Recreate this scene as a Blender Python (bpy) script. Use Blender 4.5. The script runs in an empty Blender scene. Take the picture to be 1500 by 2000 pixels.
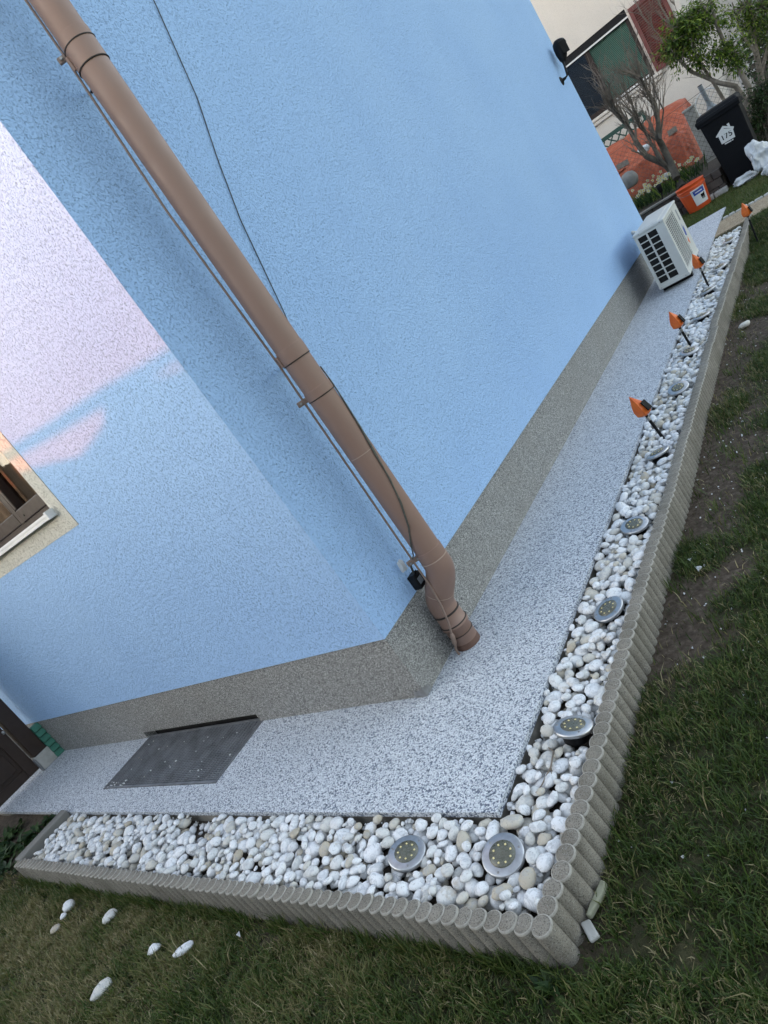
import bpy, bmesh, math, random
import numpy as np
from mathutils import Vector, Matrix
random.seed(7)
rng = np.random.default_rng(7)
col = bpy.context.scene.collection
sc = bpy.context.scene
ZP = -0.3208          # top of the paved path (plaster bottom is z = 0)
LAWN = -0.445

# ------------------------------------------------------------------ camera
cam = bpy.data.cameras.new('camera')
camo = bpy.data.objects.new('camera', cam); col.objects.link(camo)
RC = [[0.702551, 0.444666, -0.555603], [-0.290849, -0.533139, -0.794462], [-0.649484, 0.719746, -0.245227]]
CC = [1.8669, -1.642, 1.0527]
LENS = 23.510
cam.sensor_fit = 'VERTICAL'; cam.sensor_height = 36.0; cam.sensor_width = 27.0; cam.lens = LENS
cam.clip_start = 0.05; cam.clip_end = 1000
camo.matrix_world = Matrix(((RC[0][0], -RC[1][0], -RC[2][0], CC[0]),
                            (RC[0][1], -RC[1][1], -RC[2][1], CC[1]),
                            (RC[0][2], -RC[1][2], -RC[2][2], CC[2]), (0, 0, 0, 1)))
sc.camera = camo

# ------------------------------------------------------------------ light
SUN_EL = math.radians(8.0)
SX, SY = -0.64, -0.7684                      # horizontal direction towards the sun
sdir = Vector((SX*math.cos(SUN_EL), SY*math.cos(SUN_EL), math.sin(SUN_EL))).normalized()
world = bpy.data.worlds.new('World'); sc.world = world; world.use_nodes = True
wn = world.node_tree; wn.nodes.clear()
sky = wn.nodes.new('ShaderNodeTexSky'); sky.sky_type = 'NISHITA'; sky.sun_disc = False
sky.sun_elevation = SUN_EL; sky.sun_rotation = math.atan2(SX, SY)
sky.air_density = 1.0; sky.dust_density = 1.2; sky.ozone_density = 1.0
hs = wn.nodes.new('ShaderNodeHueSaturation'); hs.inputs['Saturation'].default_value = 0.55
bg = wn.nodes.new('ShaderNodeBackground'); bg.inputs['Strength'].default_value = 0.15
wo = wn.nodes.new('ShaderNodeOutputWorld')
wn.links.new(sky.outputs[0], hs.inputs['Color']); wn.links.new(hs.outputs[0], bg.inputs['Color'])
wn.links.new(bg.outputs[0], wo.inputs['Surface'])
sl = bpy.data.lights.new('sun', 'SUN'); sl.energy = 0.68; sl.angle = math.radians(0.3); sl.color = (1.0, 0.15, 0.0)
so = bpy.data.objects.new('sun', sl); col.objects.link(so)
so.rotation_euler = sdir.to_track_quat('Z', 'Y').to_euler(); so.location = (-3, -8, 8)
sc.view_settings.view_transform = 'Standard'; sc.view_settings.look = 'None'
sc.view_settings.gamma = 1.0; sc.view_settings.exposure = 2.4
try: sc.view_settings.use_curve_mapping = False
except Exception: pass

# ------------------------------------------------------------------ materials
class NT:
    def __init__(self, name):
        self.m = bpy.data.materials.new(name); self.m.use_nodes = True
        self.t = self.m.node_tree; self.t.nodes.clear()
        self.out = self.t.nodes.new('ShaderNodeOutputMaterial')
        self.b = self.t.nodes.new('ShaderNodeBsdfPrincipled')
        self.t.links.new(self.b.outputs[0], self.out.inputs['Surface'])
        self._pos = None
    def n(self, typ, **kw):
        nd = self.t.nodes.new(typ)
        for k, v in kw.items(): setattr(nd, k, v)
        return nd
    def l(self, a, b): self.t.links.new(a, b)
    def pos(self, scale=(1, 1, 1), objspace=False):
        src = self.n('ShaderNodeTexCoord').outputs['Object'] if objspace else self.n('ShaderNodeNewGeometry').outputs['Position']
        if scale == (1, 1, 1): return src
        mp = self.n('ShaderNodeMapping'); mp.inputs['Scale'].default_value = scale
        self.l(src, mp.inputs['Vector']); return mp.outputs[0]
    def noise(self, scale, detail=3, rough=0.55, vec=None, dist=0.0):
        nd = self.n('ShaderNodeTexNoise'); nd.inputs['Scale'].default_value = scale
        nd.inputs['Detail'].default_value = detail; nd.inputs['Roughness'].default_value = rough
        nd.inputs['Distortion'].default_value = dist
        self.l(vec if vec is not None else self.pos(), nd.inputs['Vector']); return nd.outputs[0]
    def vor(self, scale, feature='F1', out='Distance', vec=None, rand=1.0):
        nd = self.n('ShaderNodeTexVoronoi', feature=feature); nd.inputs['Scale'].default_value = scale
        nd.inputs['Randomness'].default_value = rand
        self.l(vec if vec is not None else self.pos(), nd.inputs['Vector']); return nd.outputs[out]
    def ramp(self, fac, stops, interp='LINEAR'):
        nd = self.n('ShaderNodeValToRGB'); e = nd.color_ramp.elements; nd.color_ramp.interpolation = interp
        while len(e) < len(stops): e.new(0.5)
        for i, (p, c) in enumerate(stops):
            e[i].position = p
            e[i].color = (c, c, c, 1) if isinstance(c, (int, float)) else (*c, 1)
        self.l(fac, nd.inputs[0]); return nd.outputs[0]
    def mix(self, fac, a, b, mode='MIX'):
        nd = self.n('ShaderNodeMix', data_type='RGBA', blend_type=mode)
        for sock, v in ((nd.inputs[0], fac), (nd.inputs[6], a), (nd.inputs[7], b)):
            if isinstance(v, (int, float)): sock.default_value = v
            elif isinstance(v, tuple): sock.default_value = (*v, 1)
            else: self.l(v, sock)
        return nd.outputs[2]
    def math(self, op, a, b=None):
        nd = self.n('ShaderNodeMath', operation=op)
        for i, v in enumerate((a, b)):
            if v is None: continue
            if isinstance(v, (int, float)): nd.inputs[i].default_value = v
            else: self.l(v, nd.inputs[i])
        return nd.outputs[0]
    def col(self, c):
        if isinstance(c, tuple): self.b.inputs['Base Color'].default_value = (*c, 1)
        else: self.l(c, self.b.inputs['Base Color'])
    def rough(self, r):
        if isinstance(r, (int, float)): self.b.inputs['Roughness'].default_value = r
        else: self.l(r, self.b.inputs['Roughness'])
    def bump(self, h, strength=0.5, dist=0.002):
        nd = self.n('ShaderNodeBump'); nd.inputs['Strength'].default_value = strength
        nd.inputs['Distance'].default_value = dist
        self.l(h, nd.inputs['Height']); self.l(nd.outputs[0], self.b.inputs['Normal'])
    def set(self, **kw):
        for k, v in kw.items(): self.b.inputs[k.replace('_', ' ')].default_value = v
MAT = {}
def simple(name, c1, c2=None, scale=12, detail=4, rough=0.6, metal=0.0, bump=None, spec=0.5, stretch=(1, 1, 1)):
    """two-tone mottled paint / plastic / stone with optional fine relief (scale, strength, distance)"""
    m = NT(name)
    if c2 is None: c2 = tuple(min(1, v*0.82) for v in c1)
    vec = m.pos(stretch) if stretch != (1, 1, 1) else None
    f = m.noise(scale, detail, vec=vec)
    m.col(m.ramp(f, [(0.3, c2), (0.7, c1)]))
    m.rough(m.ramp(m.noise(scale*2.3, 3), [(0.3, max(0, rough-0.08)), (0.7, min(1, rough+0.08))]))
    m.set(Metallic=metal, Specular_IOR_Level=spec)
    if bump: m.bump(m.noise(bump[0], 3), bump[1], bump[2])
    MAT[name] = m.m; return m.m

def stucco(name, ca, cb):
    m = NT(name)
    big = m.noise(0.9, 4); fine = m.noise(160, 3)
    c = m.mix(m.ramp(big, [(0.35, 0.0), (0.7, 1.0)]), ca, cb)
    # pits of the rubbed render are coloured darker, matching the bump
    pits = m.noise(145, 2, 0.6, vec=m.pos((1, 1, 0.75)), dist=0.8)
    c = m.mix(m.ramp(pits, [(0.30, 0.58), (0.46, 0.0)]), c, tuple(v*0.45 for v in ca))
    m.col(c); m.rough(0.9); m.set(Specular_IOR_Level=0.2)
    h = m.math('ADD', m.math('MULTIPLY', m.ramp(pits, [(0.25, 0.0), (0.5, 1.0)]), 1.0), m.math('MULTIPLY', fine, 0.55))
    m.bump(h, 0.85, 0.005)
    MAT[name] = m.m; return m.m
stucco('blue_stucco', (0.365, 0.555, 0.85), (0.40, 0.595, 0.88))
stucco('cream_surround', (0.62, 0.60, 0.53), (0.66, 0.64, 0.57))
stucco('neighbour_render', (0.66, 0.61, 0.55), (0.70, 0.65, 0.59))
stucco('far_render', (0.46, 0.45, 0.44), (0.52, 0.51, 0.50))

def mosaic(name, stops, scale, bumpd, rough=0.75, gap=None, bstr=0.8, big=None):
    """stone-chip surface: every chip a voronoi cell with its own tone"""
    m = NT(name)
    v = m.n('ShaderNodeTexVoronoi'); v.inputs['Scale'].default_value = scale
    m.l(m.pos(), v.inputs['Vector'])
    sep = m.n('ShaderNodeSeparateColor'); m.l(v.outputs['Color'], sep.inputs[0])
    c = m.ramp(sep.outputs[0], stops)
    if gap: c = m.mix(m.ramp(v.outputs['Distance'], [(gap[0], 0.0), (gap[1], 1.0)]), c, gap[2])
    if big: c = m.mix(m.ramp(m.noise(big[0], 4), [(0.40, 0.0), (0.75, big[2])]), c, big[1])
    m.col(c); m.rough(rough); m.set(Specular_IOR_Level=0.35)
    m.bump(m.ramp(v.outputs['Distance'], [(0.0, 1.0), (0.75, 0.0)]), bstr, bumpd)
    MAT[name] = m.m; return m.m
mosaic('plinth_chips', [(0.0, (0.06, 0.06, 0.06)), (0.35, (0.20, 0.197, 0.19)), (0.7, (0.34, 0.335, 0.32)), (1.0, (0.55, 0.54, 0.52))], 290, 0.0018, big=(2.5, (0.22, 0.205, 0.18), 0.3))
mosaic('path_chips', [(0.0, (0.075, 0.09, 0.125)), (0.13, (0.20, 0.23, 0.30)), (0.26, (0.60, 0.63, 0.68)), (1.0, (0.83, 0.85, 0.88))], 170, 0.004, rough=0.6, gap=(0.48, 0.85, (0.14, 0.16, 0.20)), bstr=0.8, big=(1.6, (0.50, 0.52, 0.54), 0.22))
mosaic('sand_chips', [(0.0, (0.16, 0.12, 0.075)), (0.5, (0.36, 0.28, 0.185)), (1.0, (0.52, 0.43, 0.31))], 110, 0.006, big=(3, (0.24, 0.18, 0.12), 0.5))

m = NT('pebble_marble')
oi = m.n('ShaderNodeObjectInfo'); at = m.n('ShaderNodeAttribute', attribute_name='rnd')
r = m.math('FRACT', m.math('ADD', oi.outputs['Random'], at.outputs['Fac']))
base = m.ramp(r, [(0.0, (0.70, 0.70, 0.70)), (0.25, (0.82, 0.82, 0.83)), (0.55, (0.76, 0.77, 0.78)), (0.80, (0.66, 0.655, 0.63)), (0.93, (0.56, 0.52, 0.44)), (1.0, (0.45, 0.39, 0.30))])
vein = m.noise(26, 5, 0.65, dist=1.6)
c = m.mix(m.ramp(vein, [(0.50, 0.0), (0.62, 0.55), (0.70, 0.12)]), base, (0.36, 0.38, 0.41))
stain = m.noise(8.5, 5, 0.7)
c = m.mix(m.ramp(stain, [(0.60, 0.0), (0.74, 0.75)]), c, (0.42, 0.33, 0.22))
c = m.mix(m.ramp(m.noise(160, 2), [(0.30, 0.35), (0.42, 0.0)]), c, (0.20, 0.18, 0.15))
m.col(c); m.rough(m.ramp(m.noise(30, 3), [(0.3, 0.55), (0.7, 0.75)])); m.set(Specular_IOR_Level=0.35)
m.bump(m.noise(90, 4), 0.35, 0.002); MAT['pebble'] = m.m

m = NT('edging_concrete')
c = m.ramp(m.noise(7, 5, 0.6), [(0.3, (0.185, 0.165, 0.135)), (0.7, (0.30, 0.272, 0.23))])
c = m.mix(m.ramp(m.noise(260, 2), [(0.36, 0.75), (0.48, 0.0)]), c, (0.075, 0.07, 0.06))
c = m.mix(m.ramp(m.noise(330, 1), [(0.62, 0.0), (0.72, 0.6)]), c, (0.46, 0.45, 0.43))
c = m.mix(m.ramp(m.noise(3.1, 4), [(0.52, 0.0), (0.75, 0.45)]), c, (0.12, 0.115, 0.085))
m.col(c); m.rough(0.92); m.set(Specular_IOR_Level=0.2)
m.bump(m.math('ADD', m.noise(240, 3), m.math('MULTIPLY', m.noise(40, 3), 1.2)), 0.55, 0.0025); MAT['edging'] = m.m
simple('edging_rim', (0.42, 0.395, 0.35), (0.27, 0.25, 0.215), 60, 5, 0.92, bump=(240, 0.5, 0.002))
simple('pale_concrete', (0.50, 0.475, 0.44), (0.34, 0.325, 0.30), 9, 6, 0.9, bump=(150, 0.5, 0.002))
simple('concrete', (0.30, 0.29, 0.27), (0.19, 0.185, 0.17), 9, 6, 0.9, bump=(150, 0.5, 0.002))
simple('slab_side', (0.30, 0.28, 0.245), (0.15, 0.137, 0.115), 22, 5, 0.95, bump=(60, 0.7, 0.004))
simple('brown_pipe', (0.285, 0.178, 0.137), (0.245, 0.153, 0.118), 5, 5, 0.5, bump=(30, 0.10, 0.001), stretch=(1, 1, .35))
simple('brown_pipe_dark', (0.15, 0.08, 0.055), (0.11, 0.06, 0.045), 30, 4, 0.6)
simple('rod_paint', (0.28, 0.195, 0.155), (0.22, 0.155, 0.125), 30, 3, 0.5)
simple('seam_dark', (0.035, 0.026, 0.022), rough=0.7)
simple('seam_light', (0.42, 0.31, 0.25), rough=0.6)
simple('steel', (0.42, 0.42, 0.42), (0.26, 0.25, 0.24), 25, 4, 0.42, metal=0.85)
simple('brushed_steel', (0.56, 0.57, 0.59), (0.44, 0.44, 0.45), 45, 3, 0.36, metal=0.9)
simple('galvanised', (0.26, 0.265, 0.28), (0.15, 0.152, 0.16), 14, 5, 0.6, metal=0.3)
simple('disc_lens', (0.125, 0.125, 0.095), (0.10, 0.10, 0.078), 60, 2, 0.28)
simple('led_yellow', (0.82, 0.70, 0.36), (0.75, 0.62, 0.30), 40, 1, 0.3)
simple('black_plastic', (0.010, 0.010, 0.011), (0.006, 0.006, 0.007), 18, 3, 0.55, spec=0.2)
simple('bin_plastic', (0.007, 0.0075, 0.010), (0.005, 0.0055, 0.007), 6, 4, 0.6, bump=(200, 0.15, 0.001), spec=0.15)
simple('shade_black', (0.006, 0.006, 0.006), rough=0.9)  # near-black for the shade inside openings, put into the colour
simple('wire_grey', (0.105, 0.10, 0.08), (0.06, 0.058, 0.05), 60, 2, 0.6)
simple('wire_dark', (0.03, 0.033, 0.03), rough=0.6)
simple('white_plastic', (0.60, 0.60, 0.57), (0.53, 0.53, 0.50), 7, 5, 0.48)
simple('white_paint', (0.72, 0.72, 0.72), (0.60, 0.60, 0.58), 9, 4, 0.55)
simple('dirty_white', (0.50, 0.49, 0.47), (0.34, 0.33, 0.30), 14, 6, 0.8, bump=(70, 0.4, 0.003))
simple('sack_white', (0.66, 0.68, 0.70), (0.50, 0.51, 0.52), 9, 5, 0.38, bump=(24, 0.8, 0.012))
simple('brown_wood', (0.034, 0.017, 0.011), (0.02, 0.0105, 0.0075), 10, 5, 0.55, bump=(60, .25, .002), stretch=(1, 1, .15))
simple('brown_frame', (0.032, 0.020, 0.016), (0.022, 0.014, 0.0115), 8, 4, 0.5, spec=0.3)
simple('green_board', (0.05, 0.20, 0.145), (0.035, 0.15, 0.11), 20, 5, 0.7)
simple('green_paint', (0.022, 0.075, 0.055), (0.015, 0.055, 0.042), 12, 4, 0.6)
simple('blind_green', (0.13, 0.25, 0.20), (0.10, 0.20, 0.16), 3, 3, 0.5)
simple('shutter_red', (0.14, 0.03, 0.024), (0.10, 0.021, 0.017), 5, 4, 0.5)
simple('orange_plastic', (0.72, 0.105, 0.025), (0.64, 0.085, 0.02), 7, 4, 0.42)
simple('orange_flame', (0.84, 0.19, 0.03), (0.70, 0.12, 0.018), 28, 3, 0.45)
simple('tarp_orange', (0.46, 0.098, 0.035), (0.30, 0.058, 0.022), 5, 6, 0.55, bump=(9, 0.9, 0.05))
simple('tape_grey', (0.22, 0.18, 0.14), rough=0.6)
simple('label_white', (0.72, 0.72, 0.70), (0.66, 0.66, 0.65), 20, 3, 0.5)
simple('label_blue', (0.03, 0.075, 0.36), rough=0.5)
simple('label_orange', (0.75, 0.16, 0.05), rough=0.5)
simple('label_black', (0.006, 0.006, 0.007), rough=0.6, spec=0.15)
simple('block_stone', (0.105, 0.088, 0.078), (0.055, 0.046, 0.042), 14, 5, 0.92, bump=(45, .6, .006))
simple('old_timber', (0.23, 0.22, 0.20), (0.135, 0.13, 0.12), 9, 6, 0.9, bump=(80, .4, .003), stretch=(1, .2, 1))
simple('bark_grey', (0.135, 0.115, 0.09), (0.06, 0.052, 0.043), 14, 5, 0.92, bump=(60, .7, .01))
simple('bark_pale', (0.26, 0.22, 0.175), (0.14, 0.118, 0.095), 12, 5, 0.92, bump=(50, .7, .01))
simple('twig', (0.24, 0.195, 0.155), (0.14, 0.115, 0.09), 20, 3, 0.9)
simple('soil', (0.075, 0.058, 0.044), (0.03, 0.024, 0.019), 18, 8, 0.98, bump=(60, 0.9, 0.012))
simple('reflection_sheet', (0.46, 0.37, 0.30), (0.36, 0.29, 0.235), 3, 3, 0.9, stretch=(6, 6, .3))  # brown of the reflection in the pane, painted on a sheet
simple('petal_white', (0.75, 0.74, 0.62), (0.70, 0.68, 0.48), 30, 2, 0.6)
simple('petal_yellow', (0.78, 0.62, 0.15), rough=0.6)
simple('dry_shard', (0.33, 0.33, 0.24), (0.22, 0.22, 0.15), 20, 5, 0.9, bump=(90, .6, .003))
simple('roof_tile', (0.16, 0.07, 0.05), (0.10, 0.045, 0.035), 6, 4, 0.8)
simple('grey_plastic', (0.21, 0.235, 0.26), (0.17, 0.19, 0.21), 8, 3, 0.5)

def leafmat(name, cols, rough=0.5):
    m = NT(name); at = m.n('ShaderNodeAttribute', attribute_name='rnd')
    c = m.ramp(at.outputs['Fac'], [(i/(len(cols)-1), k) for i, k in enumerate(cols)])
    m.col(c); m.rough(rough); m.set(Specular_IOR_Level=0.3)
    tr = m.n('ShaderNodeBsdfTranslucent'); m.l(c, tr.inputs['Color'])
    mx = m.n('ShaderNodeMixShader'); mx.inputs[0].default_value = 0.25
    m.l(m.b.outputs[0], mx.inputs[1]); m.l(tr.outputs[0], mx.inputs[2]); m.l(mx.outputs[0], m.out.inputs['Surface'])
    MAT[name] = m.m
leafmat('grass', [(0.016, 0.034, 0.006), (0.032, 0.060, 0.010), (0.052, 0.090, 0.016), (0.082, 0.120, 0.026), (0.16, 0.155, 0.055), (0.29, 0.24, 0.12), (0.40, 0.345, 0.20)])
leafmat('leaf_green', [(0.022, 0.05, 0.013), (0.07, 0.13, 0.022), (0.16, 0.24, 0.035), (0.27, 0.34, 0.06)])
leafmat('leaf_dark', [(0.012, 0.028, 0.010), (0.028, 0.06, 0.018), (0.06, 0.10, 0.03)])
leafmat('leaf_hedge', [(0.014, 0.03, 0.010), (0.03, 0.06, 0.018)])

m = NT('ground_lawn')
at = m.n('ShaderNodeAttribute', attribute_name='gr')
soil = m.ramp(m.noise(38, 8, 0.65), [(0.3, (0.045, 0.034, 0.026)), (0.55, (0.105, 0.082, 0.064)), (0.75, (0.19, 0.155, 0.125))])
turf = m.ramp(m.noise(30, 6, 0.7), [(0.3, (0.024, 0.028, 0.014)), (0.55, (0.058, 0.058, 0.030)), (0.8, (0.13, 0.112, 0.065))])
m.col(m.mix(m.math('MULTIPLY', at.outputs['Fac'], 1.0), soil, turf)); m.rough(0.97); m.set(Specular_IOR_Level=0.1)
m.bump(m.math('ADD', m.noise(55, 6), m.math('MULTIPLY', m.noise(260, 2), .4)), 0.9, 0.012); MAT['ground'] = m.m

m = NT('window_glass'); m.col((0.9, 0.9, 0.9)); m.rough(0.03); m.set(Transmission_Weight=0.0, Specular_IOR_Level=0.6)
tr = m.n('ShaderNodeBsdfTransparent'); tr.inputs[0].default_value = (0.80, 0.77, 0.73, 1)
gl = m.n('ShaderNodeBsdfGlossy'); gl.inputs['Roughness'].default_value = 0.02
lw = m.n('ShaderNodeLayerWeight'); lw.inputs[0].default_value = 0.5; fr_out = m.ramp(lw.outputs['Facing'], [(0.0, 0.04), (0.55, 0.06), (0.85, 0.25), (1.0, 0.9)])
mx = m.n('ShaderNodeMixShader'); m.l(fr_out, mx.inputs[0]); m.l(tr.outputs[0], mx.inputs[1]); m.l(gl.outputs[0], mx.inputs[2])
m.l(mx.outputs[0], m.out.inputs['Surface']); MAT['glass'] = m.m

# ------------------------------------------------------------------ mesh helpers
def tag(o, label=None, cat=None, group=None, kind=None):
    if label: o['label'] = label
    if cat: o['category'] = cat
    if group: o['group'] = group
    if kind: o['kind'] = kind
    return o
def empty(name, loc, label, cat, group=None, rz=0.0):
    o = bpy.data.objects.new(name, None); col.objects.link(o); o.location = loc
    o.rotation_euler = (0, 0, rz); o.empty_display_size = 0.1
    return tag(o, label, cat, group)
def wloc(o):
    v = Vector(o.location)
    while o.parent: o = o.parent; v = v + Vector(o.location)
    return v
def link(name, me, mat, parent=None, loc=(0, 0, 0)):
    o = bpy.data.objects.new(name, me); col.objects.link(o)
    if mat and not me.materials: me.materials.append(MAT[mat])
    o.location = loc
    if parent: o.parent = parent
    return o
def fast_mesh(name, V, F, smooth=True, attr=None):
    """V (n,3), F (m,k) same-size faces; attr = (name, per-vertex floats)"""
    V = np.asarray(V, np.float32); F = np.asarray(F, np.int32); k = F.shape[1]
    me = bpy.data.meshes.new(name); me.vertices.add(len(V)); me.vertices.foreach_set('co', V.ravel())
    me.loops.add(F.size); me.loops.foreach_set('vertex_index', F.ravel())
    me.polygons.add(len(F)); me.polygons.foreach_set('loop_start', np.arange(0, F.size, k, dtype=np.int32))
    me.polygons.foreach_set('use_smooth', np.full(len(F), smooth, dtype=bool))
    if attr:
        a = me.attributes.new(attr[0], 'FLOAT', 'POINT'); a.data.foreach_set('value', np.asarray(attr[1], np.float32))
    me.update(calc_edges=True); return me

class B:
    """collects shapes in world space; build() links them as ONE mesh object"""
    def __init__(s): s.v = []; s.f = []; s.sm = []; s.r = []; s.cur = 0.5
    def add(s, vs, fs, smooth=False):
        o = len(s.v); s.v += [tuple(v) for v in vs]; s.f += [tuple(i+o for i in f) for f in fs]
        s.sm += [smooth]*len(fs); s.r += [s.cur]*len(vs); return s
    def box(s, a, b, bev=0.0, rot=None, piv=None):
        a = Vector(a); b = Vector(b); c = (a+b)/2; h = (b-a)/2
        if bev <= 0:
            vs = [Vector((x, y, z)) for x in (-h.x, h.x) for y in (-h.y, h.y) for z in (-h.z, h.z)]
            fs = [(0, 1, 3, 2), (4, 6, 7, 5), (0, 4, 5, 1), (2, 3, 7, 6), (0, 2, 6, 4), (1, 5, 7, 3)]
        else:
            bm = bmesh.new(); bmesh.ops.create_cube(bm, size=2)
            for v in bm.verts: v.co = Vector((v.co.x*h.x, v.co.y*h.y, v.co.z*h.z))
            bmesh.ops.bevel(bm, geom=list(bm.edges), offset=min(bev, min(h)*0.95), segments=2, affect='EDGES', profile=0.5)
            vs = [v.co.copy() for v in bm.verts]; bm.verts.index_update(); fs = [[v.index for v in f.verts] for f in bm.faces]; bm.free()
        if rot is not None: vs = [rot @ v for v in vs]
        return s.add([v+c for v in vs], fs)
    def tube(s, pts, rad, n=10, caps=True, closed=False):
        P = [Vector(p) for p in pts]; m = len(P)
        R = [rad]*m if isinstance(rad, (int, float)) else list(rad)
        vs = []; fs = []; up = None
        for i in range(m):
            t = (P[min(i+1, m-1)]-P[max(i-1, 0)]) if not closed else (P[(i+1) % m]-P[i-1])
            t = t.normalized() if t.length > 1e-9 else Vector((0, 0, 1))
            if up is None: up = t.orthogonal().normalized()
            up = (up - t*up.dot(t)); up = up.normalized() if up.length > 1e-6 else t.orthogonal().normalized()
            bi = t.cross(up)
            for k in range(n):
                a = 2*math.pi*k/n; vs.append(P[i]+(up*math.cos(a)+bi*math.sin(a))*R[i])
        for i in range(m if closed else m-1):
            j = (i+1) % m
            for k in range(n): fs.append((i*n+k, i*n+(k+1) % n, j*n+(k+1) % n, j*n+k))
        s.add(vs, fs, True)
        if caps and not closed:
            s.add(vs[:n], [tuple(reversed(range(n)))]); s.add(vs[-n:], [tuple(range(n))])
        return s
    def lathe(s, prof, n=24, c=(0, 0, 0), M=None, smooth=True):
        c = Vector(c); vs = []; fs = []; m = len(prof)
        for (r, z) in prof:
            for k in range(n):
                a = 2*math.pi*k/n; v = Vector((r*math.cos(a), r*math.sin(a), z))
                vs.append((M @ v if M else v)+c)
        for i in range(m-1):
            for k in range(n): fs.append((i*n+k, i*n+(k+1) % n, (i+1)*n+(k+1) % n, (i+1)*n+k))
        s.add(vs, fs, smooth)
        s.add(vs[:n], [tuple(reversed(range(n)))]); s.add(vs[-n:], [tuple(range(n))]); return s
    def prism(s, poly, d):
        """poly: 3D points of one planar face, extruded by vector d"""
        n = len(poly); d = Vector(d); P = [Vector(p) for p in poly]
        vs = P+[p+d for p in P]
        fs = [tuple(range(n)), tuple(reversed(range(n, 2*n)))]+[(i, n+i, n+(i+1) % n, (i+1) % n) for i in range(n)]
        return s.add(vs, fs)
    def leaf(s, p, d, nrm, ln, w, fold=0.25):
        p = Vector(p); d = Vector(d).normalized(); sd = d.cross(Vector(nrm)).normalized(); up = sd.cross(d)
        s.cur = random.random()
        return s.add([p, p+d*ln*.45+sd*w/2+up*w*fold, p+d*ln-up*ln*.12, p+d*ln*.45-sd*w/2+up*w*fold, p+d*ln*.5],
                     [(0, 1, 4), (1, 2, 4), (2, 3, 4), (3, 0, 4)], True)
    def build(s, name, mat, parent=None, label=None, cat=None, group=None, kind=None, origin=None, noparent_off=False):
        me = bpy.data.meshes.new(name)
        o = Vector(origin) if origin is not None else (wloc(parent) if parent else None)
        if o is None:
            xs = np.array(s.v); o = Vector((xs[:, 0].mean(), xs[:, 1].mean(), xs[:, 2].min()))
        me.from_pydata([(v[0]-o.x, v[1]-o.y, v[2]-o.z) for v in s.v], [], s.f)
        me.polygons.foreach_set('use_smooth', s.sm)
        a = me.attributes.new('rnd', 'FLOAT', 'POINT'); a.data.foreach_set('value', s.r)
        me.update()
        ob = link(name, me, mat, parent, (0, 0, 0) if parent else o)
        return tag(ob, label, cat, group, kind)
def recalc(ob):
    bm = bmesh.new(); bm.from_mesh(ob.data); bmesh.ops.recalc_face_normals(bm, faces=bm.faces); bm.to_mesh(ob.data); bm.free(); return ob

def vnoise(x, y, scale, seed=0):
    x = np.asarray(x, float)/scale; y = np.asarray(y, float)/scale
    xi = np.floor(x).astype(np.int64); yi = np.floor(y).astype(np.int64); fx = x-xi; fy = y-yi
    fx = fx*fx*(3-2*fx); fy = fy*fy*(3-2*fy)
    def h(a, b):
        k = (a*374761393+b*668265263+seed*982451653) & 0xffffffff
        k = ((k ^ (k >> 13))*1274126177) & 0xffffffff
        return ((k ^ (k >> 16)) & 0xffff)/65535.0
    return (h(xi, yi)*(1-fx)+h(xi+1, yi)*fx)*(1-fy)+(h(xi, yi+1)*(1-fx)+h(xi+1, yi+1)*fx)*fy
def fbm(x, y, scale, seed=0, oct=3):
    return sum(vnoise(x, y, scale/2**i, seed+i)*0.5**i for i in range(oct))/sum(0.5**i for i in range(oct))
def sstep(a, b, x):
    t = np.clip((x-a)/(b-a), 0, 1); return t*t*(3-2*t)

# border lines (outer face of the concrete edging)
def xout(y): return np.interp(y, [-0.9, -0.745, -0.74, 0.9, 3.4, 6.8], [0.848, 0.850, 0.858, 0.872, 0.878, 0.936])
def yout(x): return np.interp(x, [-2.7, -1.0, 0.2, 0.9], [-0.918, -0.903, -0.893, -0.889])

# ------------------------------------------------------------------ ground
def gheight(x, y):
    z = LAWN+(fbm(x, y, 0.7, 3)-0.5)*0.045
    z = z+0.02*sstep(-1.1, -1.6, y)
    left = sstep(-2.62, -2.75, x)*sstep(-1.0, -.9, y)
    z = z*(1-left)+(ZP-0.045+(fbm(x, y, .3, 5)-.5)*.05)*left
    far = sstep(5.5, 6.35, y)
    return z*(1-far)+(ZP-0.014)*far
def gmask(x, y):
    """1 = turf, 0 = bare soil"""
    n = fbm(x, y, 0.38, 11, 3); d = x-xout(y)
    right = sstep(0.30, 0.46, n+np.clip(d, 0, .45)*0.85-0.08-.30*sstep(.0, .45, y)*sstep(4.6, 3.2, y))
    front = sstep(0.28, 0.46, n+np.clip(yout(x)-y, 0, .3)*.45)
    w = sstep(-0.55, 0.15, y)
    g = front*(1-w)+right*w
    g = g*(1-0.85*sstep(-2.62, -2.75, x)*sstep(-1.0, -.9, y))
    return g*(1-sstep(5.0, 6.3, y))+sstep(5.0, 6.3, y)*sstep(.15, .35, n)
xs = np.unique(np.concatenate([np.linspace(-160, -12, 12), np.linspace(-12, -4.2, 16), np.arange(-4.2, 3.2, 0.05), np.linspace(3.2, 12, 16), np.linspace(12, 160, 12)]).round(4))
ys = np.unique(np.concatenate([np.linspace(-160, -12, 12), np.linspace(-12, -3, 12), np.arange(-3, 10.5, 0.05), np.linspace(10.5, 30, 24), np.linspace(30, 200, 14)]).round(4))
X, Y = np.meshgrid(xs, ys); Z = gheight(X, Y)
idx = np.arange(X.size).reshape(X.shape)
F = np.stack([idx[:-1, :-1], idx[:-1, 1:], idx[1:, 1:], idx[1:, :-1]], -1).reshape(-1, 4)
me = fast_mesh('ground', np.stack([X, Y, Z], -1).reshape(-1, 3), F, True, ('gr', gmask(X, Y).ravel()))
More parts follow.
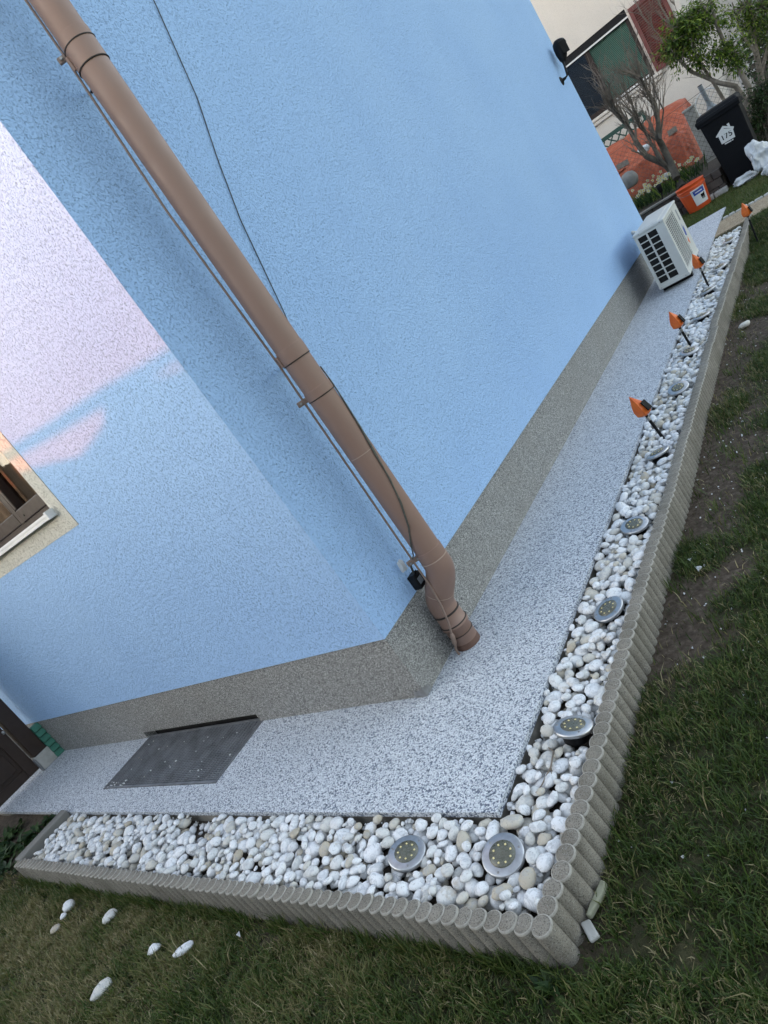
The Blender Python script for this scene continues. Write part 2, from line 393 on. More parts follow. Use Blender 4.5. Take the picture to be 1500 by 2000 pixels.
tag(link('ground', me, 'ground'), kind='structure')

def slab(name, rects, z0, z1, mat, kind='structure', parent=None):
    b = B()
    for (x0, x1, y0, y1) in rects: b.box((x0, y0, z0), (x1, y1, z1))
    return b.build(name, mat, parent, kind=kind, origin=(0, 0, 0))
PX, PY = 0.562, -0.546
GX0, GX1, GY0 = -2.43, -1.165, -0.385        # light-shaft grating opening
NX0, NX1 = -2.44, -1.185                     # recess in the plinth above it
pth = slab('path', [(-4.25, GX0, PY, 0.02), (GX0, GX1, PY, GY0), (GX1, PX, PY, 0.02), (-0.02, PX, 0.02, 6.75),
               (-1.6, PX, 6.75, 8.2)], ZP-0.022, ZP, 'path_chips')
# cement screed under the stone-chip topping, set back a little: the dark edge seen above the pebbles
slab('path_base', [(-4.25, GX0, PY+.012, 0.015), (GX0, GX1, PY+.012, GY0), (GX1, PX-.012, PY+.012, 0.015), (-0.02, PX-.012, 0.015, 8.18)], ZP-0.16, ZP-0.0225, 'slab_side')
b = B(); b.box((-2.60, -0.87, ZP-0.2), (PX, PY+.012, ZP-0.075)); b.box((PX-.012, -0.87, ZP-0.2), (0.83, 6.6, ZP-0.075))
tag(b.build('bed_soil', 'soil', origin=(0, 0, 0)), kind='structure')
slab('sand_path', [(PX+.002, 6.5, 6.62, 7.38)], ZP-.05, ZP-.004, 'sand_chips')
slab('sand_bed_end', [(PX+.002, 0.80, 6.2, 6.62)], ZP-.09, ZP-.03, 'sand_chips')
# row of small white edging stones along the sand path
b = B()
random.seed(3)
x = PX+0.03
kerb = empty('stone_kerb', (PX, 7.42, ZP-.02), 'row of small white stones edging the far side of the sandy path', 'kerb')
while x < 2.2:
    w = random.uniform(.05, .09)
    b = B(); b.box((x, 7.39, ZP-.04), (x+w, 7.45, ZP+.012+random.uniform(-.004, .006)), .012); b.build('stone', 'dirty_white', kerb)
    x += w+.006

# ------------------------------------------------------------------ blue house
HX0, HL, HT = -20.0, 6.718, 5.6  # unseen left end stretched so the house shades the yards behind it
house = empty('blue_house', (0, 0, ZP), 'light blue rendered house with grey stone-chip plinth', 'house')
WX0, WX1, WZ0, WZ1 = -2.62, -1.405, 1.15, 2.45      # window opening
b = B()                                              # front wall with the window opening
b.box((HX0, 0, 0), (WX0, .3, HT)); b.box((WX1, 0, 0), (0, .3, HT)); b.box((WX0, 0, 0), (WX1, .3, WZ0)); b.box((WX0, 0, WZ1), (WX1, .3, HT))
b.build('front_wall', 'blue_stucco', house)
b = B(); b.box((-.3, .3, 0), (0, HL, HT)); b.build('side_wall', 'blue_stucco', house)
b = B(); b.box((HX0, HL-.3, 0), (-.3, HL, HT)); b.box((HX0, .3, 0), (HX0+.3, HL-.3, HT)); b.build('rear_wall', 'blue_stucco', house)
b = B(); q = .013
b.box((HX0, q, ZP-.15), (NX0, .28, -.0015)); b.box((NX1, q, ZP-.15), (-q, .28, -.0015)); b.box((NX0, q, ZP+.048), (NX1, .28, -.0015))
b.box((-.28, .28, ZP-.15), (-q, HL-q, -.0015)); b.build('plinth', 'plinth_chips', house)
b = B(); b.box((NX0+.002, .075, ZP-.3), (NX1-.002, .10, ZP+.046)); b.build('shaft_back', 'shade_black', house)  # black sheet stands for the shade inside the recess
b = B(); b.prism([(HX0-.4, -.45, HT), (HX0-.4, HL+.4, HT), (HX0-.4, HL/2, HT+2.3)], (-HX0+.8, 0, 0)); recalc(b.build('roof', 'roof_tile', house))
# window
win = bpy.data.objects.new('window', None); col.objects.link(win); win.parent = house; win.location = (WX0, 0, 1.15-ZP)
b = B(); s1 = .114
for (x0, x1, z0, z1) in ((WX1, WX1+s1, WZ0-.118, WZ1+s1), (WX0-s1, WX0, WZ0-.118, WZ1+s1), (WX0, WX1, WZ0-.118, WZ0), (WX0, WX1, WZ1, WZ1+s1)):
    b.box((x0, -.003, z0), (x1, .02, z1))
b.build('surround', 'cream_surround', win)
b = B(); b.box((WX0-.02, -.045, WZ0-.002), (WX1+.012, .11, WZ0+.014), .003); b.box((WX0-.02, -.045, WZ0-.018), (WX1+.012, -.041, WZ0-.002))
b.build('sill', 'white_paint', win)
b = B(); b.box((WX1-.004, -.047, WZ0-.022), (WX1+.018, .02, WZ0+.022), .003); b.build('sill_cap', 'white_paint', win)
fy0, fy1 = .075, .14
b = B(); MX = -1.875
b.box((WX0, fy0, WZ0+.016), (WX1, fy1, WZ0+.05)); b.box((WX0, fy0, WZ0+.05), (WX0+.05, fy1, WZ1)); b.box((WX1-.05, fy0, WZ0+.05), (WX1, fy1, WZ1)); b.box((WX0, fy0+.002, WZ1-.06), (WX1, fy1-.002, WZ1+.0))
b.box((MX-.02, fy0-.012, WZ0+.05), (MX+.02, fy1, WZ1-.06)); b.build('frame', 'brown_frame', win)
for (x0, x1) in ((WX0+.05, MX-.02), (MX+.02, WX1-.05)):
    b = B(); w = .03
    b.box((x0, fy0-.014, WZ0+.052), (x1, fy1-.01, WZ0+.125), .006); b.box((x0, fy0-.012, WZ1-.13), (x1, fy1-.01, WZ1-.062), .006)
    b.box((x0, fy0-.013, WZ0+.126), (x0+w, fy1-.01, WZ1-.131), .006); b.box((x1-w*.6, fy0-.013, WZ0+.126), (x1, fy1-.01, WZ1-.131), .006)
    b.build('sash', 'brown_frame', win)
    b = B(); b.box((x0+w, fy1-.03, WZ0+.126), (x1-w*.6, fy1-.025, WZ1-.131)); b.build('pane', 'glass', win)
for xx in (-1.80, -1.50):
    b = B(); b.lathe([(.006, 0), (.006, .004)], 10, (xx, fy0-.013, WZ0+.08), Matrix.Rotation(math.pi/2, 3, 'X'))
    b.build('drain_plug', 'black_plastic', win)
b = B(); N = 60
pts = [(WX0+(WX1-WX0)*i/N, .165+.012*math.sin(i*1.1)+.006*math.sin(i*2.7)) for i in range(N+1)]
b.add([(x, y, z) for (x, y) in pts for z in (WZ0+.02, WZ1)], [(2*i, 2*i+2, 2*i+3, 2*i+1) for i in range(N)], True)
b.add([(x, y+.004, z) for (x, y) in pts for z in (WZ0+.02, WZ1)], [(2*i, 2*i+1, 2*i+3, 2*i+2) for i in range(N)], True)
b.build('reflection_sheet', 'reflection_sheet', win)  # sheet added behind the glass to stand for its reflection
# steel angle at the foot of the plinth corner
b = B(); b.prism([(-.075, .0105, ZP+.002), (-.0105, .0105, ZP+.002), (-.0105, .0105, ZP+.05), (-.045, .0105, ZP+.032), (-.06, .0105, ZP+.04)], (0, -.003, 0))
b.prism([(-.0105, .0075, ZP+.002), (-.0105, .055, ZP+.002), (-.0105, .05, ZP+.03), (-.0105, .03, ZP+.036), (-.0105, .0075, ZP+.05)], (.003, 0, 0))
recalc(b.build('corner_angle', 'steel', None, 'small torn galvanised metal angle at foot of the plinth corner', 'bracket'))

# ------------------------------------------------------------------ grating over the light shaft
gr = empty('shaft_grating', ((GX0+GX1)/2, GY0, ZP-.03), 'dark galvanised mesh grating let into the path below the plinth', 'grating')
b = B(); g0, g1, h0, h1 = GX0+.004, GX1-.004, GY0+.004, .035
for (x0, x1, y0, y1) in ((g0, g1, h0, h0+.012), (g0, g1, h1-.012, h1), (g0, g0+.012, h0+.012, h1-.012), (g1-.012, g1, h0+.012, h1-.012)):
    b.box((x0, y0, ZP-.03), (x1, y1, ZP+.002))
b.build('frame', 'galvanised', gr)
nb = 38
for i in range(nb):
    x = g0+.012+(g1-g0-.024)*(i+.5)/nb
    b = B(); b.box((x-.0022, h0+.0122, ZP-.028), (x+.0022, h1-.0122, ZP-.001)); b.build('bar', 'galvanised', gr)
b = B(); nc = 32
for i in range(nc):
    y = h0+.012+(h1-h0-.024)*(i+.5)/nc; b.box((g0+.0122, y-.0022, ZP-.012), (g1-.0122, y+.0022, ZP-.003))
tag(b.build('cross_bars', 'galvanised', gr), kind='stuff')
b = B(); b.box((GX0-.002, GY0-.002, ZP-.5), (GX1+.002, .215, ZP-.2)); b.build('shaft_floor', 'shade_black', gr)
b = B()
for i in range(46):
    b.cur = random.random(); x, y = random.uniform(GX0+.05, GX1-.05), random.uniform(GY0+.03, -.02)
    if i < 18: x, y = random.uniform(GX0, GX0+.25), GY0+random.uniform(0, .06)
    r_ = random.uniform(.002, .0045); b.box((x-r_, y-r_, ZP+.0015), (x+r_, y+r_*.8, ZP+.0015+r_))
tag(b.build('grit', 'pebble'), 'tiny white stone chips scattered over the mesh grating', 'grit', kind='stuff')

# ------------------------------------------------------------------ brown door with its post at the far left
DXP = -3.82
door = empty('panelled_door', (DXP, -.3, ZP), 'dark brown panelled wooden door beside blue wall', 'door')
b = B(); b.box((DXP-.09, -.165, ZP+.122), (DXP, -.055, 2.3), .006); b.build('post', 'brown_wood', door)
b = B(); b.box((DXP-.09, -.17, ZP+.001), (DXP+.006, -.05, ZP+.121), .004); b.build('post_foot', 'dirty_white', door)
b = B(); b.box((DXP-.03, -.185, ZP+.002), (DXP+.012, -.1725, ZP+.115), .002); b.build('foot_plate', 'galvanised', door)
b = B()
D0 = DXP-.055; yl0, yl1, zb, zt = -1.06, -.18, ZP+.03, 1.75
b.box((D0-.03, yl0, zb), (D0, yl1, zt)); fr_ = D0+.018
for (y0, y1) in ((yl1-.085, yl1), (yl0, yl0+.085)): b.box((D0, y0, zb), (fr_, y1, zt), .004)
zz = [zb, zb+.075, zb+.30, zb+.37, zb+.75, zb+.83, zb+1.25, zb+1.33, zb+1.72, zt]
for i in range(0, 10, 2): b.box((D0, yl0+.086, zz[i]), (fr_-.0015, yl1-.086, zz[i+1]), .004)
leaf_ = b.build('leaf', 'brown_wood', door)
for i in range(1, 9, 2):
    b = B(); b.box((D0-.001, yl0+.11, zz[i]+.03), (D0+.012, yl1-.11, zz[i+1]-.03), .009); b.build('panel', 'brown_wood', leaf_)
b = B(); b.tube([(fr_+.004, -.182, ZP+.14), (fr_+.004, -.182, ZP+.40)], .003, 8); b.lathe([(.0, -.012), (.012, -.008), (.012, .012), (.004, .02)], 12, (fr_+.008, -.19, ZP+.415)); b.build('hinge_pin', 'steel', door)
# green weatherboards of the return beside the post
ret = empty('weatherboard_return', (DXP-.02, -.01, ZP), 'narrow strip of green horizontal boards between plinth and door post', 'boarding')
for i in range(6):
    z0 = ZP+.004+i*.0522
    b = B(); b.prism([(DXP-.05, -.052, z0), (DXP+.022, -.052, z0), (DXP+.006, -.052, z0+.044), (DXP-.05, -.052, z0+.044)], (0, .063, 0)); recalc(b.build('board', 'green_board', ret))

# ------------------------------------------------------------------ downspout
AX, AY, PR = .165, .335, .0555
BX, BY, BR = .063, .322, .060
spout = empty('downspout', (AX, AY, ZP), 'brown round downspout pipe running down the side wall', 'downspout')
b = B(); b.tube([(AX, AY, z) for z in (.128, .9, 1.6, 2.24, 2.245, 5.3)], PR, 36); b.build('pipe', 'brown_pipe', spout)
def ringband(z0, z1, r, mat, name, bulge=0.0, c=(AX, AY)):
    b = B(); e_ = min(.002, (z1-z0)*.2); b.lathe([(r-.004, z0), (r-.0003, z0), (r, z0+.0004), (r, z0+e_), (r+bulge*.3, (z0+z1)/2), (r, z1-e_), (r, z1-.0004), (r-.0003, z1), (r-.004, z1)], 36, (c[0], c[1], 0)); return b.build(name, mat, spout)
ringband(2.23, 2.335, PR+.002, 'brown_pipe', 'socket'); ringband(2.226, 2.2295, PR+.0042, 'seam_dark', 'seam'); ringband(2.298, 2.3015, PR+.0045, 'seam_dark', 'seam')
ringband(1.075, 1.13, PR+.002, 'brown_pipe', 'pipe_clamp', .0015); ringband(1.0715, 1.0748, PR+.0032, 'seam_dark', 'seam')
ringband(.915, .95, PR+.002, 'brown_pipe', 'strap'); ringband(.9115, .9148, PR+.0024, 'seam_dark', 'seam')
ringband(.640, .643, PR+.001, 'seam_light', 'seam'); ringband(.115, .165, PR+.0025, 'brown_pipe', 'socket', .001); ringband(.112, .1155, PR+.0048, 'seam_light', 'seam')
# clamp ears, hinge and fixing screws
for z, yy in ((1.10, 1), (2.265, 1)):
    b = B(); b.box((AX-.012, AY+PR, z-.018), (AX+.006, AY+PR+.016, z+.02), .003); b.tube([(AX-.003, AY+PR+.008, z), (AX-.003, AY+PR+.03, z)], .0035, 8); b.build('clamp_ear', 'brown_pipe', spout)
    b = B(); b.tube([(AX-.035, AY-PR*.83-.004, z-.022), (AX-.035, AY-PR*.83-.004, z+.022)], .006, 10); b.build('clamp_hinge', 'brown_pipe', spout)
    b = B(); b.tube([(0.0, .432, z-.015), (.03, .42, z-.015), (AX-.03, AY+.02, z-.015)], .005, 8); b.build('wall_pin', 'black_plastic', spout)
# swan-neck back towards the plinth
S0, S1 = Vector((AX, AY, .118)), Vector((BX, BY, -.135))
pts = []; rr = []
for i in range(25):
    t = i/24; u = sstep(0.12, .9, t); p = Vector((AX+(BX-AX)*u, AY+(BY-AY)*u, .118+(-.135-.118)*t)); pts.append(p); rr.append(PR+.003+.004*math.sin(math.pi*t))
b = B(); b.tube(pts, rr, 36); b.build('elbow', 'brown_pipe', spout)
b = B(); k = pts[15]; d = (pts[16]-pts[14]).normalized(); Mq = d.to_track_quat('Z', 'Y').to_matrix(); b.lathe([(PR+.004, -.001), (PR+.0076, -.001), (PR+.0076, .001), (PR+.004, .001)], 36, k, Mq); b.build('seam', 'seam_light', spout)
ringband(-.142, -.134, BR+.0015, 'seam_dark', 'seam', 0, (BX, BY))
b = B(); b.lathe([(BR-.002, ZP-.05), (BR-.002, -.215), (BR+.004, -.212), (BR+.004, -.196), (BR-.001, -.193), (BR-.001, -.137)], 36, (BX, BY, 0)); b.build('ground_pipe', 'brown_pipe', spout)
ringband(-.198, -.194, BR+.005, 'seam_dark', 'seam', 0, (BX, BY)); ringband(-.252, -.2495, BR+.001, 'seam_dark', 'seam', 0, (BX, BY))
ringband(ZP-.01, ZP+.028, BR-.0012, 'brown_pipe_dark', 'rust_ring', 0, (BX, BY))

# ------------------------------------------------------------------ lightning conductor beside it
RX, RY = .108, .292
rod = empty('lightning_conductor', (.03, .262, ZP), 'thin painted lightning rod clamped along left side of the downspout', 'lightning rod')
pts = [(RX-.002, RY+.012, 5.2), (RX, RY+.02, 3.0), (RX, RY+.012, 2.3), (RX-.002, RY-.012, 1.75), (RX, RY+.004, 1.10), (RX, RY+.0, .93), (RX, RY-.006, .5), (RX+.002, RY-.014, .13), (.118, .268, .02), (.118, .254, -.07), (.104, .246, -.15), (.088, .243, -.198), (.082, .242, -.215)]
b = B(); b.tube(pts, .0045, 8); b.build('rod', 'rod_paint', rod)
b = B(); b.tube([(.085, .242, -.205), (.082, .242, -.215), (.066, .244, -.255), (.062, .245, -.266)], [.006, .0105, .0105, .006], 10); b.build('test_clamp', 'rod_paint', rod)
b = B(); b.tube([(.062, .245, -.264), (.048, .247, -.29), (.044, .248, ZP-.02)], .0055, 8); b.build('earth_lead', 'rod_paint', rod)
for z in (.930, 2.305, .152):
    yy = np.interp(z, [.13, .93, 2.3], [RY-.012, RY, RY+.012])
    e = Vector((-.759, -.651, 0)); c = Vector((RX, yy, z))
    b = B(); Mz = Matrix.Rotation(math.atan2(e.y, e.x), 3, 'Z')
    b.box(c-Vector((.030, .005, .011)), c+Vector((.022, .0075, .011)), .003, Mz); cl = b.build('rod_clamp', 'rod_paint', rod)
    for s_ in (-.021, .013):
        p = c+e*s_; nn = Vector((.651, -.759, 0)); b = B(); b.tube([p+nn*.004, p+nn*.012], .0055, 6); b.build('bolt', 'steel', cl)

# ------------------------------------------------------------------ wires and junction box
wires = empty('cable_run', (.02, .6, 0), 'thin grey cables crossing the downspout down to a black box', 'cable')
b = B(); b.tube([(.006, 1.45, 3.9), (.006, 1.071, 2.596), (.005, .949, 2.18), (.005, .83, 1.92), (.005, .729, 1.663), (.006, .626, 1.274), (.02, .55, 1.08), (.06, .47, .97), (.13, .405, .93)], .0022, 6); b.build('thin_wire', 'wire_dark', wires)
def onpipe(az, z, off=.004):
    a = math.radians(az); return (AX+(PR+off)*math.cos(a), AY+(PR+off)*math.sin(a), z)
for k in range(3):
    j = (k-1)*.0035
    P = [onpipe(52, 1.0+j), onpipe(38+j*300, .93, .005), onpipe(30+j*500, .86), onpipe(14+j*600, .74), onpipe(-4+j*900, .62), onpipe(-16-j*400, .5), onpipe(-34+j*500, .40), onpipe(-62+j*300, .30), onpipe(-95-j*200, .235, .006), onpipe(-118+j*200, .18, .012), (.075, .287+j, .13), (.062, .292+j, .095)]
    b = B(); b.tube(P, .0027, 6); b.build('cable', 'wire_grey', wires)
jb = empty('junction_box', (.05, .295, .03), 'small black plastic connector box behind the downspout elbow', 'junction box')
b = B(); b.box((.03, .268, .022), (.072, .318, .092), .006); b.build('housing', 'black_plastic', jb)
b = B(); b.box((.0721, .277, .042), (.0732, .306, .072)); b.build('label_plate', 'grey_plastic', jb)
b = B(); b.box((.072, .286, .088), (.076, .300, .104), .002); b.build('cable_gland', 'black_plastic', jb)
b = B(); random.seed(5)
vs = [Vector((random.gauss(0, .005), random.gauss(0, .009), random.uniform(-.03, .03))) for _ in range(26)]
bm = bmesh.new(); [bm.verts.new(v) for v in vs]; bmesh.ops.convex_hull(bm, input=bm.verts); bm.verts.index_update()
vv = [v for v in bm.verts if v.link_faces]; ix = {v: i for i, v in enumerate(vv)}
b.add([v.co+Vector((.045, .275, .155)) for v in vv], [[ix[v] for v in f.verts] for f in bm.faces]); bm.free()
b.build('foil_wrap', 'sack_white', None, 'scrap of white foil tucked behind the lightning rod', 'foil')

# ------------------------------------------------------------------ wall spotlight near the far house corner
sp = empty('wall_spotlight', (0, 6.40, 1.86), 'black solar spotlight on a bracket near the far corner of blue wall', 'spotlight')
b = B(); b.lathe([(.045, 0), (.04, .008), (.016, .02), (.012, .05)], 20, (0, 6.36, 1.86), Matrix.Rotation(math.pi/2, 3, 'Y')); b.build('wall_rose', 'black_plastic', sp)
b = B(); b.tube([(.045, 6.36, 1.86), (.07, 6.37, 1.87), (.075, 6.40, 1.93), (.075, 6.46, 2.02)], .010, 10); b.build('arm', 'black_plastic', sp)
b = B(); ax = Vector((.15, .35, 1)).normalized(); Mh = ax.to_track_quat('Z', 'Y').to_matrix()
b.lathe([(.018, -.02), (.035, .0), (.055, .06), (.066, .12), (.068, .16), (.055, .185), (.02, .19)], 20, (.078, 6.47, 2.02), Mh); b.build('head', 'black_plastic', sp)
b = B(); Mb = Mh; cc = Vector((.078, 6.47, 2.02))+ax*.1+Vector((.05, -.05, 0)); b.box(cc-Vector((.004, .04, .06)), cc+Vector((.004, .04, .06)), .003, Matrix.Rotation(math.radians(-45), 3, 'Z')); b.build('solar_panel', 'label_black', sp)

# ------------------------------------------------------------------ air-conditioning unit
ac = empty('air_conditioner', (.218, 5.141, ZP), 'white outdoor air conditioner unit standing on the path by the blue wall', 'air conditioner', rz=.02)
AW, AL, AZ0, AH = .277, .90, .046, .564
def acb(): return B()
LO = (0, 0, 0)
b = B()
t = .012
b.box((t, t, AZ0+.004), (AW-t, AL-t, AZ0+AH-.02)); b.build('core', 'shade_black', ac, origin=LO)
b = B(); b.box((-.006, -.006, AZ0+AH-.024), (AW+.008, AL+.006, AZ0+AH), .008); b.box((.05, .04, AZ0+AH-.001), (AW-.05, AL-.04, AZ0+AH+.004), .002); b.build('lid', 'white_plastic', ac, origin=LO)
b = B(); b.box((-.004, -.004, AZ0), (AW+.006, AL+.004, AZ0+.03), .004); b.build('base_tray', 'white_plastic', ac, origin=LO)
# end panel with two columns of eight openings
b = B(); z0, z1 = AZ0+.03, AZ0+AH-.024; zs0, zs1 = z0+.022, z1-.02; nr = 8; ph = (zs1-zs0)/nr
c0 = [(.026, .104), (.118, .198)]
b.box((0, 0, z0), (c0[0][0], t, z1)); b.box((c0[0][1], 0, z0), (c0[1][0], t, z1)); b.box((c0[1][1], 0, z0), (AW, t, z1))
for (x0, x1) in c0:
    b.box((x0, 0, z0), (x1, t, zs0)); b.box((x0, 0, zs1), (x1, t, z1))
    for r_ in range(1, nr): b.box((x0, .001, zs0+r_*ph-.0042), (x1, t, zs0+r_*ph+.0042))
b.build('end_panel', 'white_plastic', ac, origin=LO)
b = B(); b.box((0, AL-t, z0), (AW, AL, z1)); b.build('far_panel', 'white_plastic', ac, origin=LO)
b = B(); b.box((0, t, z0), (t, AL-t, z1)); b.build('coil_side', 'galvanised', ac, origin=LO)
# front with the slatted fan grille
b = B(); fx = AW; ya, yb, za, zb_ = .075, .60, z0+.03, z1-.02
b.box((fx-t, t, z0), (fx, ya, z1)); b.box((fx-t, yb, z0), (fx, AL-t, z1)); b.box((fx-t, ya, z0), (fx, yb, za)); b.box((fx-t, ya, zb_), (fx, yb, z1))
b.build('front_panel', 'white_plastic', ac, origin=LO)
ns = 22
for i in range(ns):
    z = za+(zb_-za)*(i+.5)/ns; b = B(); b.prism([(fx-.008, ya, z+.0035), (fx+.004, ya, z+.0025), (fx+.004, ya, z-.0025), (fx-.008, ya, z-.0015)], (0, yb-ya, 0)); recalc(b.build('slat', 'white_plastic', ac, origin=LO))
for i in range(1, 5):
    y = ya+(yb-ya)*i/5; b = B(); b.box((fx+.0042, y-.003, za), (fx+.0065, y+.003, zb_)); b.build('grille_rib', 'white_plastic', ac, origin=LO)
b = B(); b.box((fx+.0003, .73, z1-.16), (fx+.0012, .78, z1-.05)); b.build('rating_plate', 'grey_plastic', ac, origin=LO)
b = B(); b.prism([(fx+.0008, .66, z1-.30), (fx+.0008, .73, z1-.32), (fx+.0008, .77, z1-.22), (fx+.0008, .72, z1-.24), (fx+.0008, .70, z1-.19)], (.0008, 0, 0)); b.build('blue_mark', 'label_blue', ac, origin=LO)
b = B(); b.prism([(fx+.0008, .64, z1-.36), (fx+.0008, .71, z1-.40), (fx+.0008, .72, z1-.33)], (.0008, 0, 0)); b.build('orange_mark', 'label_orange', ac, origin=LO)
for y in (.14, AL-.14):
    b = B(); b.box((.0, y-.03, .0005), (AW, y+.03, AZ0-.001), .004); b.build('foot', 'black_plastic', ac, origin=LO)
for (x, z) in ((.05, AZ0+AH-.012), (AW-.03, AZ0+AH-.012), (.02, AZ0+.015), (AW-.03, AZ0+.015)):
    b = B(); b.tube([(x, -.006, z), (x, -.009, z)], .005, 8); b.build('screw', 'steel', ac, origin=LO)
b = B(); b.tube([(.02, AL+.002, AZ0+.2), (-.02, AL+.03, AZ0+.25), (-.06, AL+.04, AZ0+.4), (-.20, AL+.03, AZ0+.5)], .018, 10); b.build('coolant_pipe', 'white_plastic', ac, origin=LO)

# ------------------------------------------------------------------ concrete edging
def log_mesh():
    b = B(); n = 22; r0 = .0292; vs = []; fs = []
    prof = [(.40, .000), (.74, -.0002), (.80, -.0016), (.85, -.0006), (.93, -.0012), (1.0, -.006), (1.0, -.30)]
    vs.append((0, 0, .0012))
    for (r, z) in prof:
        for k in range(n):
            a = 2*math.pi*k/n; vs.append((r0*1.0*r*math.cos(a), r0*1.0*r*math.sin(a), z))
    for k in range(n): fs.append((0, 1+k, 1+(k+1) % n))
    for i in range(len(prof)-1):
        for k in range(n): fs.append((1+i*n+k, 1+(i+1)*n+k, 1+(i+1)*n+(k+1) % n, 1+i*n+(k+1) % n))
    me = bpy.data.meshes.new('palisade'); me.from_pydata(vs, [], fs); me.update()
    me.polygons.foreach_set('use_smooth', [True]*len(fs)); me.materials.append(MAT['edging']); me.materials.append(MAT['edging_rim'])
    for q_ in range(n+3*n, n+5*n): me.polygons[q_].material_index = 1
    bm = bmesh.new(); bm.from_mesh(me); bmesh.ops.recalc_face_normals(bm, faces=bm.faces); bm.to_mesh(me); bm.free(); return me
logme = log_mesh()
EDGE_LOGS = []
def edging(name, label, logs, seams):
    """logs: list of (x, y, ang) from the corner outwards; a block ends at each seam index"""
    root = empty(name, (logs[0][0], logs[0][1], LAWN), label, 'edging')
    start = 0; random.seed(21)
    for e in seams+[len(logs)]:
        seg = logs[start:e]
        if not seg: continue
        dz = random.uniform(-.006, .006); dx = random.uniform(-.004, .004); tilt = random.uniform(-.012, .012)
        cx = sum(p[0] for p in seg)/len(seg); cy = sum(p[1] for p in seg)/len(seg)
        blk = bpy.data.objects.new('edging_block', None); col.objects.link(blk); blk.parent = root
        blk.location = (cx-logs[0][0], cy-logs[0][1], 0); blk.empty_display_size = .05
        for i, (x, y, a) in enumerate(seg):
            o = bpy.data.objects.new('palisade', logme); col.objects.link(o); o.parent = blk
            px, py = x+dx*math.sin(a)-.0, y+dx*math.cos(a)
            z = ZP+.010+dz+tilt*(i-len(seg)/2)*.05+random.uniform(-.0012, .0012)
            o.location = (px-cx, py-cy, z-LAWN)
            # each disc leans a little so that the one nearer the corner lies over the next
            o.rotation_euler = (0, random.uniform(.07, .10), a+random.uniform(-.05, .05))
            EDGE_LOGS.append((px, py))
        start = e
SP = .0462
logs = []; yy = -.861
while yy < 6.72:
    logs.append((float(xout(yy))-.029, yy, -math.pi/2+math.pi)); yy += SP
edging('scalloped_border', 'grey scalloped concrete edging running along the house side towards the bin', [(a, b_, math.pi/2+math.pi) for a, b_, c_ in logs],
       [3, 7, 14, 21, 28, 35, 42, 49, 56, 63, 70, 77, 84, 91, 98, 105, 112, 119, 126, 133, 140])
logs = []; xx = .766
while xx > -2.68:
    logs.append((xx, float(yout(xx))+.029, math.pi)); xx -= SP
edging('scalloped_border', 'grey scalloped concrete edging below front of house running left to the board', [(a, b_, math.pi+math.pi) if 0 else (a, b_, math.pi) for a, b_, c_ in logs],
       [8, 16, 24, 32, 40, 48, 56, 64])
b = B(); b.box((-2.71, -.885, ZP-.14), (-2.625, PY-.002, ZP+.022), .006, Matrix.Rotation(math.radians(-2), 3, 'Z'))
b.build('end_board', 'old_timber', None, 'weathered grey board closing the left end of the pebble bed', 'board')
b = B(); b.box((-3.45, -1.06, LAWN-.06), (-2.80, -.98, LAWN+.055), .01, Matrix.Rotation(math.radians(-62), 3, 'Z'))
b.build('kerb_stone', 'concrete', None, 'flat grey concrete kerb lying at the left end of the lawn', 'kerb')

# ------------------------------------------------------------------ solar disc lights (positions first, the pebbles keep clear of them)
DISC = [  # x, y, dz, tilt-x, tilt-y (deg), label
 (.279, -.690, .004, 8, -12, 'round solar ground light, left of the two in front bed'),
 (.634, -.680, .002, 4, -14, 'round solar ground light, right of the two in front bed near corner'),
 (.742, -.243, .018, -3, 20, 'round solar ground light raised above pebbles, first along the side bed'),
 (.722, .344, .006, 9, 3, 'round solar ground light, second along the side bed'),
 (.723, .917, .010, 4, 7, 'round solar ground light, third along the side bed'),
 (.723, 1.584, .012, 7, 7, 'round solar ground light just in front of the nearest orange torch'),
 (.727, 2.394, .016, 4, 12, 'round solar ground light between the nearest and second orange torch'),
 (.720, 3.020, .014, 6, 8, 'round solar ground light just in front of the second orange torch'),
 (.730, 3.722, .018, 4, -2, 'round solar ground light behind the second orange torch'),
 (.706, 4.400, .016, 5, 2, 'round solar ground light just in front of the third orange torch'),
 (.755, 5.003, .020, 4, -2, 'tilted solar ground light behind the third orange torch'),
 (.770, 5.960, .016, -2, -6, 'farthest solar ground light at the sandy end of the bed'),
]
RD = .0625
